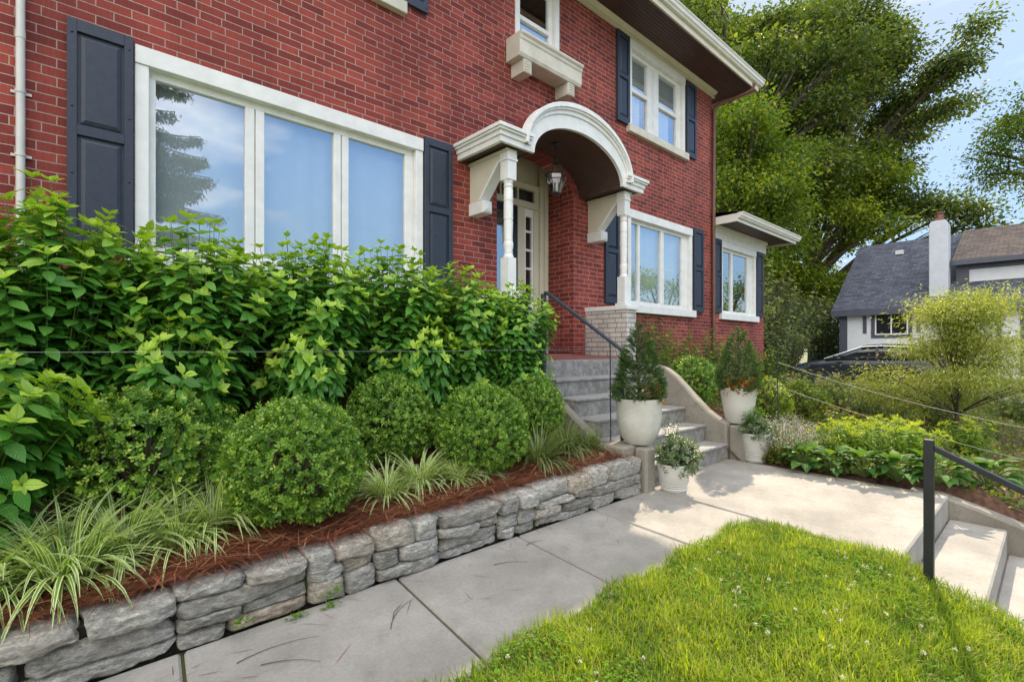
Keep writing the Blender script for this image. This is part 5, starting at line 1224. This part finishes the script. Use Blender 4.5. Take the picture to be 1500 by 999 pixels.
for sy in (-1, 1):
    b = MB(); b.tube([(-1.9, sy * .76, .99), (-1.5, sy * .76, 1.19), (-.9, sy * .775, 1.34), (-.2, sy * .775, 1.375), (.28, sy * .775, 1.34), (.72, sy * .79, 1.17), (1.3, sy * .80, .96)], .018, 6); b.build('roof_trim', M['chrome'], car, local=True)
    b = MB(); b.box(-.15, -.09, sy * .80 - .015, sy * .80 + .015, .95, 1.32); b.box(-1.7, 1.2, sy * .905 - .006, sy * .905 + .006, .86, .875); b.build('door_trim', M['chrome'], car, local=True)
    b = MB(); b.box(.85, 1.0, sy * .98 - .09, sy * .98 + .09, .95, 1.07); b.build('mirror', M['car_paint'], car, bevel=.02, local=True)
    b = MB(); b.box(2.02, 2.22, sy * .60 - .12, sy * .60 + .12, .58, .68); b.build('headlight', M['chrome'], car, bevel=.02, local=True)
    for x in (-1.4, 1.42):
        b = MB(); b.lathe([(.18, -.1), (.31, -.1), (.33, -.07), (.33, .07), (.31, .1), (.18, .1)], (0, 0, 0), 24); b.v = [(x + p[0], sy * .82 + p[2], .33 + p[1]) for p in b.v]; w = b.build('wheel', M['rubber'], car, smooth='auto', local=True)
        b = MB(); b.lathe([(.02, -.105), (.19, -.102), (.19, .102), (.02, .105)], (0, 0, 0), 20); b.v = [(x + p[0], sy * .82 + p[2], .33 + p[1]) for p in b.v]; b.build('rim', M['chrome'], w, local=True)

# ------------------------------------------------------------------ big trees
def crown(n, cx, cy, cz, rx, ry, rz, lr, nc, zmin=-.6):
    out = []
    for d in cone_dirs(n, zmin):
        q = rng.uniform(.35, 1) ** .6; out.append((cx + d[0] * rx * q, cy + d[1] * ry * q, cz + d[2] * rz * q, lr, lr, lr * .7, nc))
    return out
GB = 'big trees behind the houses'
EL = math.tan(math.radians(38))
def limb_lobes(p, q, n, spread, r, nc):
    out = []
    for t in np.linspace(0, 1, n):
        c = np.array(p) * (1 - t) + np.array(q) * t + rng.normal(0, 1, 3) * np.array(spread) * (1 - .5 * t); k = r * rng.uniform(.7, 1.25); out.append((c[0], c[1], c[2], k, k, k * .55, nc))
    return out
tree('leafy_maple', 'dense green maple filling the view between the brick house and the grey house', 'tree', (24.4, 10.5, 0), 6, .26, crown(44, 0, 0, 7.2, 3.8, 3.2, 6.6, 1.15, 8, -.98), 135, .20, M['tree_near'], LEAF, .46, .55, GB, el=EL)
tree('leafy_maple', 'sunlit yellow-green maple whose edge shows above the blue roof ridge', 'tree', (38.5, 11.4, 0), 7, .3, crown(46, 0, 0, 9, 4.7, 4.5, 7.5, 1.4, 9, -.98), 125, .27, M['tree_near'], LEAF, .6, .75, GB, el=EL)
tree('tall_dark_tree', 'tall dark tree behind the brick house eave, reaching the top of the picture', 'tree', (33, 14, 0), 12, .32, crown(66, 0, 0, 18, 7.2, 7, 9.5, 1.6, 9, -.95), 130, .31, M['tree_dark'], LEAF, .62, .45, GB, el=EL)
tree('tall_dark_tree', 'tall dark tree with long limbs reaching right over the blue roof', 'tree', (42, 12, 0), 11, .36, crown(70, 0, 1.5, 20.5, 6.5, 6.5, 9.5, 1.6, 9, -.85) + crown(16, 1, -3, 24, 3, 2.5, 4, 1.3, 8, -.9) + limb_lobes((2, -3.5, 18), (3, -8.6, 21.5), 9, (.5, .3, .8), 1.1, 6) + limb_lobes((2, -3.5, 16), (3, -7.2, 18.3), 6, (.4, .3, .6), .95, 5) + limb_lobes((-1, -1, 12.5), (-1, -8.8, 9.6), 12, (.5, .3, .55), 1.1, 6) + limb_lobes((1, -2, 14.5), (2, -5, 14), 5, (.4, .3, .5), .9, 5), 125, .30, M['tree_dark'], LEAF, .6, .45, GB, el=EL)
tree('right_edge_tree', 'green tree leaning in from the right edge above the grey house', 'tree', (36, -2.7, 0), 9, .4, [(-.5, 3.5, 12, 1.6, 1.6, 1., 9), (0, 4.6, 13.3, 1.4, 1.4, .9, 8), (-1, 2, 14, 1.8, 1.8, 1.2, 10), (0, 4.4, 10.4, 1.4, 1.4, .8, 8), (-1, 2, 9.6, 1.6, 1.6, 1., 9), (0, 0, 12, 2, 2, 1.4, 10), (0, 0, 15.5, 2, 2, 1.4, 10), (-1, 3, 8.8, 1.5, 1.5, .7, 8), (0, 1, 8.6, 1.5, 1.5, .7, 8), (0, 5.2, 11.6, 1, 1, .6, 5), (1, -3, 12, 2.5, 2.5, 2, 12)], 200, .19, M['tree_near'], LEAF, .55, .35, GB)
# understory below the maple
us = leafy_shrub('understory_bush', 'dark understory bush behind the wing corner', 'shrub', 'dark bushes under the big maple', (17.2, 6.4, 0), 1.6, 1.4, 3.4, 90, .17, BIG, M['tree_dark'], .17, young=.25, stemr=.018, stemmat='bark')
for (x_, y_, s_, lb) in ((20.3, 7.2, 1.15, 'dark understory bush under the middle of the maple'), (23.8, 8.6, 1.2, 'dark understory bush next to the grey house wall'), (15.6, 5.4, .6, 'smaller understory bush close to the brick wing'), (20, 8.8, 1.5, 'tall understory bush deep behind the wing'), (27, 10.5, 1.5, 'tall understory bush at the back corner of the grey house'), (32, 9.0, 1.3, 'dark bush seen through the gap left of the grey house'), (38, 10.5, 1.6, 'farthest dark bush in the gap left of the grey house')):
    dup(us, (x_, y_, 0), x_, lb, s_)

# trees across the street that the windows mirror
GM = 'trees mirrored in the windows'
def conifer(label, loc, h, r):
    root = thing('tall_spruce', label, 'tree', loc); b = MB(); b.tube([(0, 0, -1), (0, 0, h)], [.22, .03], 8); P, D = [], []
    for i in range(150):
        z = h * (.12 + .86 * rng.uniform(0, 1)); a = rng.uniform(0, 6.28); L_ = r * (1 - z / h) ** .8 * rng.uniform(.6, 1.1) + .2
        t = np.linspace(0, 1, 8); pts = np.stack([L_ * t * math.cos(a), L_ * t * math.sin(a), z - .28 * L_ * t + .14 * L_ * t ** 3], 1); b.tube(pts.tolist(), [.03 * (1 - .1 * k) for k in range(8)], 4, False)
        m = int(620 * L_); q = rng.uniform(.1, 1, m); base = np.stack([np.interp(q, t, pts[:, k]) for k in range(3)], 1); hang = rng.uniform(0, .38, m) * (1 - .5 * q)
        base[:, 2] -= hang; base[:, :2] += rng.normal(0, .06, (m, 2)); P.append(base); dd = rng.normal(0, .5, (m, 3)); dd[:, 2] -= .9; D.append(dd)
    P, D = np.concatenate(P), np.concatenate(D); n = len(P); V, F, A = scatter(NARROW, P, frames(D, np.array([1., 0, .2]) + rng.normal(0, .6, D.shape)), rng.uniform(.08, .15, n)); A['rnd'] = np.repeat(rng.uniform(0, 1, n), 4)
    np_mesh('crown', V, F, M['spruce_far'], root, A); b.build('trunk', M['bark'], root, local=True)
conifer('tall drooping spruce mirrored in the left pane of the big front window', (1.05, -4.6, -.5), 12, 3.0)
mt = tree('street_tree', 'round street tree mirrored in the lower right window', 'tree', (46, -22, -1), 5, .3, crown(16, 0, 0, 6.5, 4.5, 4.5, 4, 1.4, 7, -.7), 70, .3, M['tree_near'], LEAF, .7, .3, GM)
for (x_, y_, s_, lb) in ((36, -24, .9, 'street tree mirrored left in the lower right window'), (57, -20, 1., 'street tree mirrored right in the lower right window'), (31.5, -4.6, .62, 'street tree nearest the grey house, mirrored in the wing window'), (33, -10, .7, 'nearer street tree mirrored in the lower right window'), (26, -26, .8, 'street tree far across the road')):
    dup(mt, (x_, y_, -1), x_, lb, s_)

# ------------------------------------------------------------------ light, sky, camera
SAZ, SEL = math.radians(17), math.radians(40)
world = bpy.data.worlds.new('World'); bpy.context.scene.world = world; world.use_nodes = True
wt = world.node_tree; wt.nodes.clear()
sky = wt.nodes.new('ShaderNodeTexSky'); sky.sky_type = 'NISHITA'; sky.sun_disc = False
sky.sun_elevation = SEL; sky.sun_rotation = PI / 2 - SAZ; sky.air_density = 1.; sky.dust_density = 1.0; sky.ozone_density = 2.5
# clear blue sky evened out, and an added bright cloud bank overhead and behind the camera
def wn(ty, **kw):
    nd = wt.nodes.new(ty)
    for k, v in kw.items(): setattr(nd, k, v)
    return nd
L_ = wt.links.new
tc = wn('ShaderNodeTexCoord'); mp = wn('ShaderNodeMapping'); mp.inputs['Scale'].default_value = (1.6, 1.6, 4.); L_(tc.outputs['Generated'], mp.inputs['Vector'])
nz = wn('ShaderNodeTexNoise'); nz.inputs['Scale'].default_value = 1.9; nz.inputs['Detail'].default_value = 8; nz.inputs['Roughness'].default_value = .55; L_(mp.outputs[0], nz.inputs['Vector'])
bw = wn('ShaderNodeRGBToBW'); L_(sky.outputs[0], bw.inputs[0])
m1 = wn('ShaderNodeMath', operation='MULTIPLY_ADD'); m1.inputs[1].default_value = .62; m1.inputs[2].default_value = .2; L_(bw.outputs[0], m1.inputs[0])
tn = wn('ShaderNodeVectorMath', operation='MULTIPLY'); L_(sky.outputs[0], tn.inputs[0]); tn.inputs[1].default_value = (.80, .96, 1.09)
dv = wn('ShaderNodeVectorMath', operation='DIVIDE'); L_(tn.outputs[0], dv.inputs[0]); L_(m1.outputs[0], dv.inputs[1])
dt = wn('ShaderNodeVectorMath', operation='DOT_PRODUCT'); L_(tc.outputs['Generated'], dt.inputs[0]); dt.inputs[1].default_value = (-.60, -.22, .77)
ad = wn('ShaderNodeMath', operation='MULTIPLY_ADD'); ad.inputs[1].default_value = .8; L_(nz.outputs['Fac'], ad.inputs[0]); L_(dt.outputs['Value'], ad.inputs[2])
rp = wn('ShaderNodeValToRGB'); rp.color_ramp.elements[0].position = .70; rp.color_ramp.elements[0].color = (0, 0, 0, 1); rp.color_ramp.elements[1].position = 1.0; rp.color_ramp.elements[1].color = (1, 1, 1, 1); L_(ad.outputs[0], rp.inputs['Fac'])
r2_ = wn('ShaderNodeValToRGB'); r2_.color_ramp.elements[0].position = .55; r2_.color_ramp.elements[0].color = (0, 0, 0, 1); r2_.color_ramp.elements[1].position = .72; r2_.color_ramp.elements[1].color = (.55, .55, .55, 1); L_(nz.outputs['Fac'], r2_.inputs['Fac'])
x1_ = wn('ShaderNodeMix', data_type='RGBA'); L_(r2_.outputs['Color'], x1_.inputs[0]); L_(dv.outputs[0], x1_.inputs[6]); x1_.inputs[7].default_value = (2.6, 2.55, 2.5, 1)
x2_ = wn('ShaderNodeMix', data_type='RGBA'); L_(rp.outputs['Color'], x2_.inputs[0]); L_(x1_.outputs[2], x2_.inputs[6]); x2_.inputs[7].default_value = (5.1, 5.05, 5.0, 1)  # bright cloud bank put in to light the shaded front
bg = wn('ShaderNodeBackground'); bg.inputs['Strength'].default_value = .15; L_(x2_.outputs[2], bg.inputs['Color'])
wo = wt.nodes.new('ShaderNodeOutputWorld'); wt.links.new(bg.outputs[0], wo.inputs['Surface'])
sl_ = bpy.data.lights.new('sun', 'SUN'); sl_.energy = 2.0; sl_.angle = math.radians(.5); sl_.color = (1, .85, .63)
so = bpy.data.objects.new('sun', sl_); C.objects.link(so)
sd = Vector((math.cos(SAZ) * math.cos(SEL), math.sin(SAZ) * math.cos(SEL), math.sin(SEL)))
so.rotation_euler = sd.to_track_quat('Z', 'Y').to_euler(); so.location = (20, 8, 20)
cam = bpy.data.cameras.new('camera'); co = bpy.data.objects.new('camera', cam); C.objects.link(co)
th = math.atan(800 / 730)
fwd = Vector((math.cos(th), math.sin(th), 0)); co.location = (0, 0, 1.31)
co.rotation_euler = fwd.to_track_quat('-Z', 'Y').to_euler()
cam.sensor_width = 36; cam.lens = 730 / 1500 * 36; cam.shift_y = 11.5 / 1500; cam.clip_start = .05; cam.clip_end = 1000
sc = bpy.context.scene; sc.camera = co
sc.view_settings.view_transform = 'Standard'; sc.view_settings.look = 'None'; sc.view_settings.exposure = 1.84; sc.view_settings.gamma = 1
sc.cycles.max_bounces = 6; sc.cycles.diffuse_bounces = 4; sc.cycles.glossy_bounces = 3; sc.cycles.transmission_bounces = 4; sc.cycles.transparent_max_bounces = 8
sc.cycles.use_denoising = True
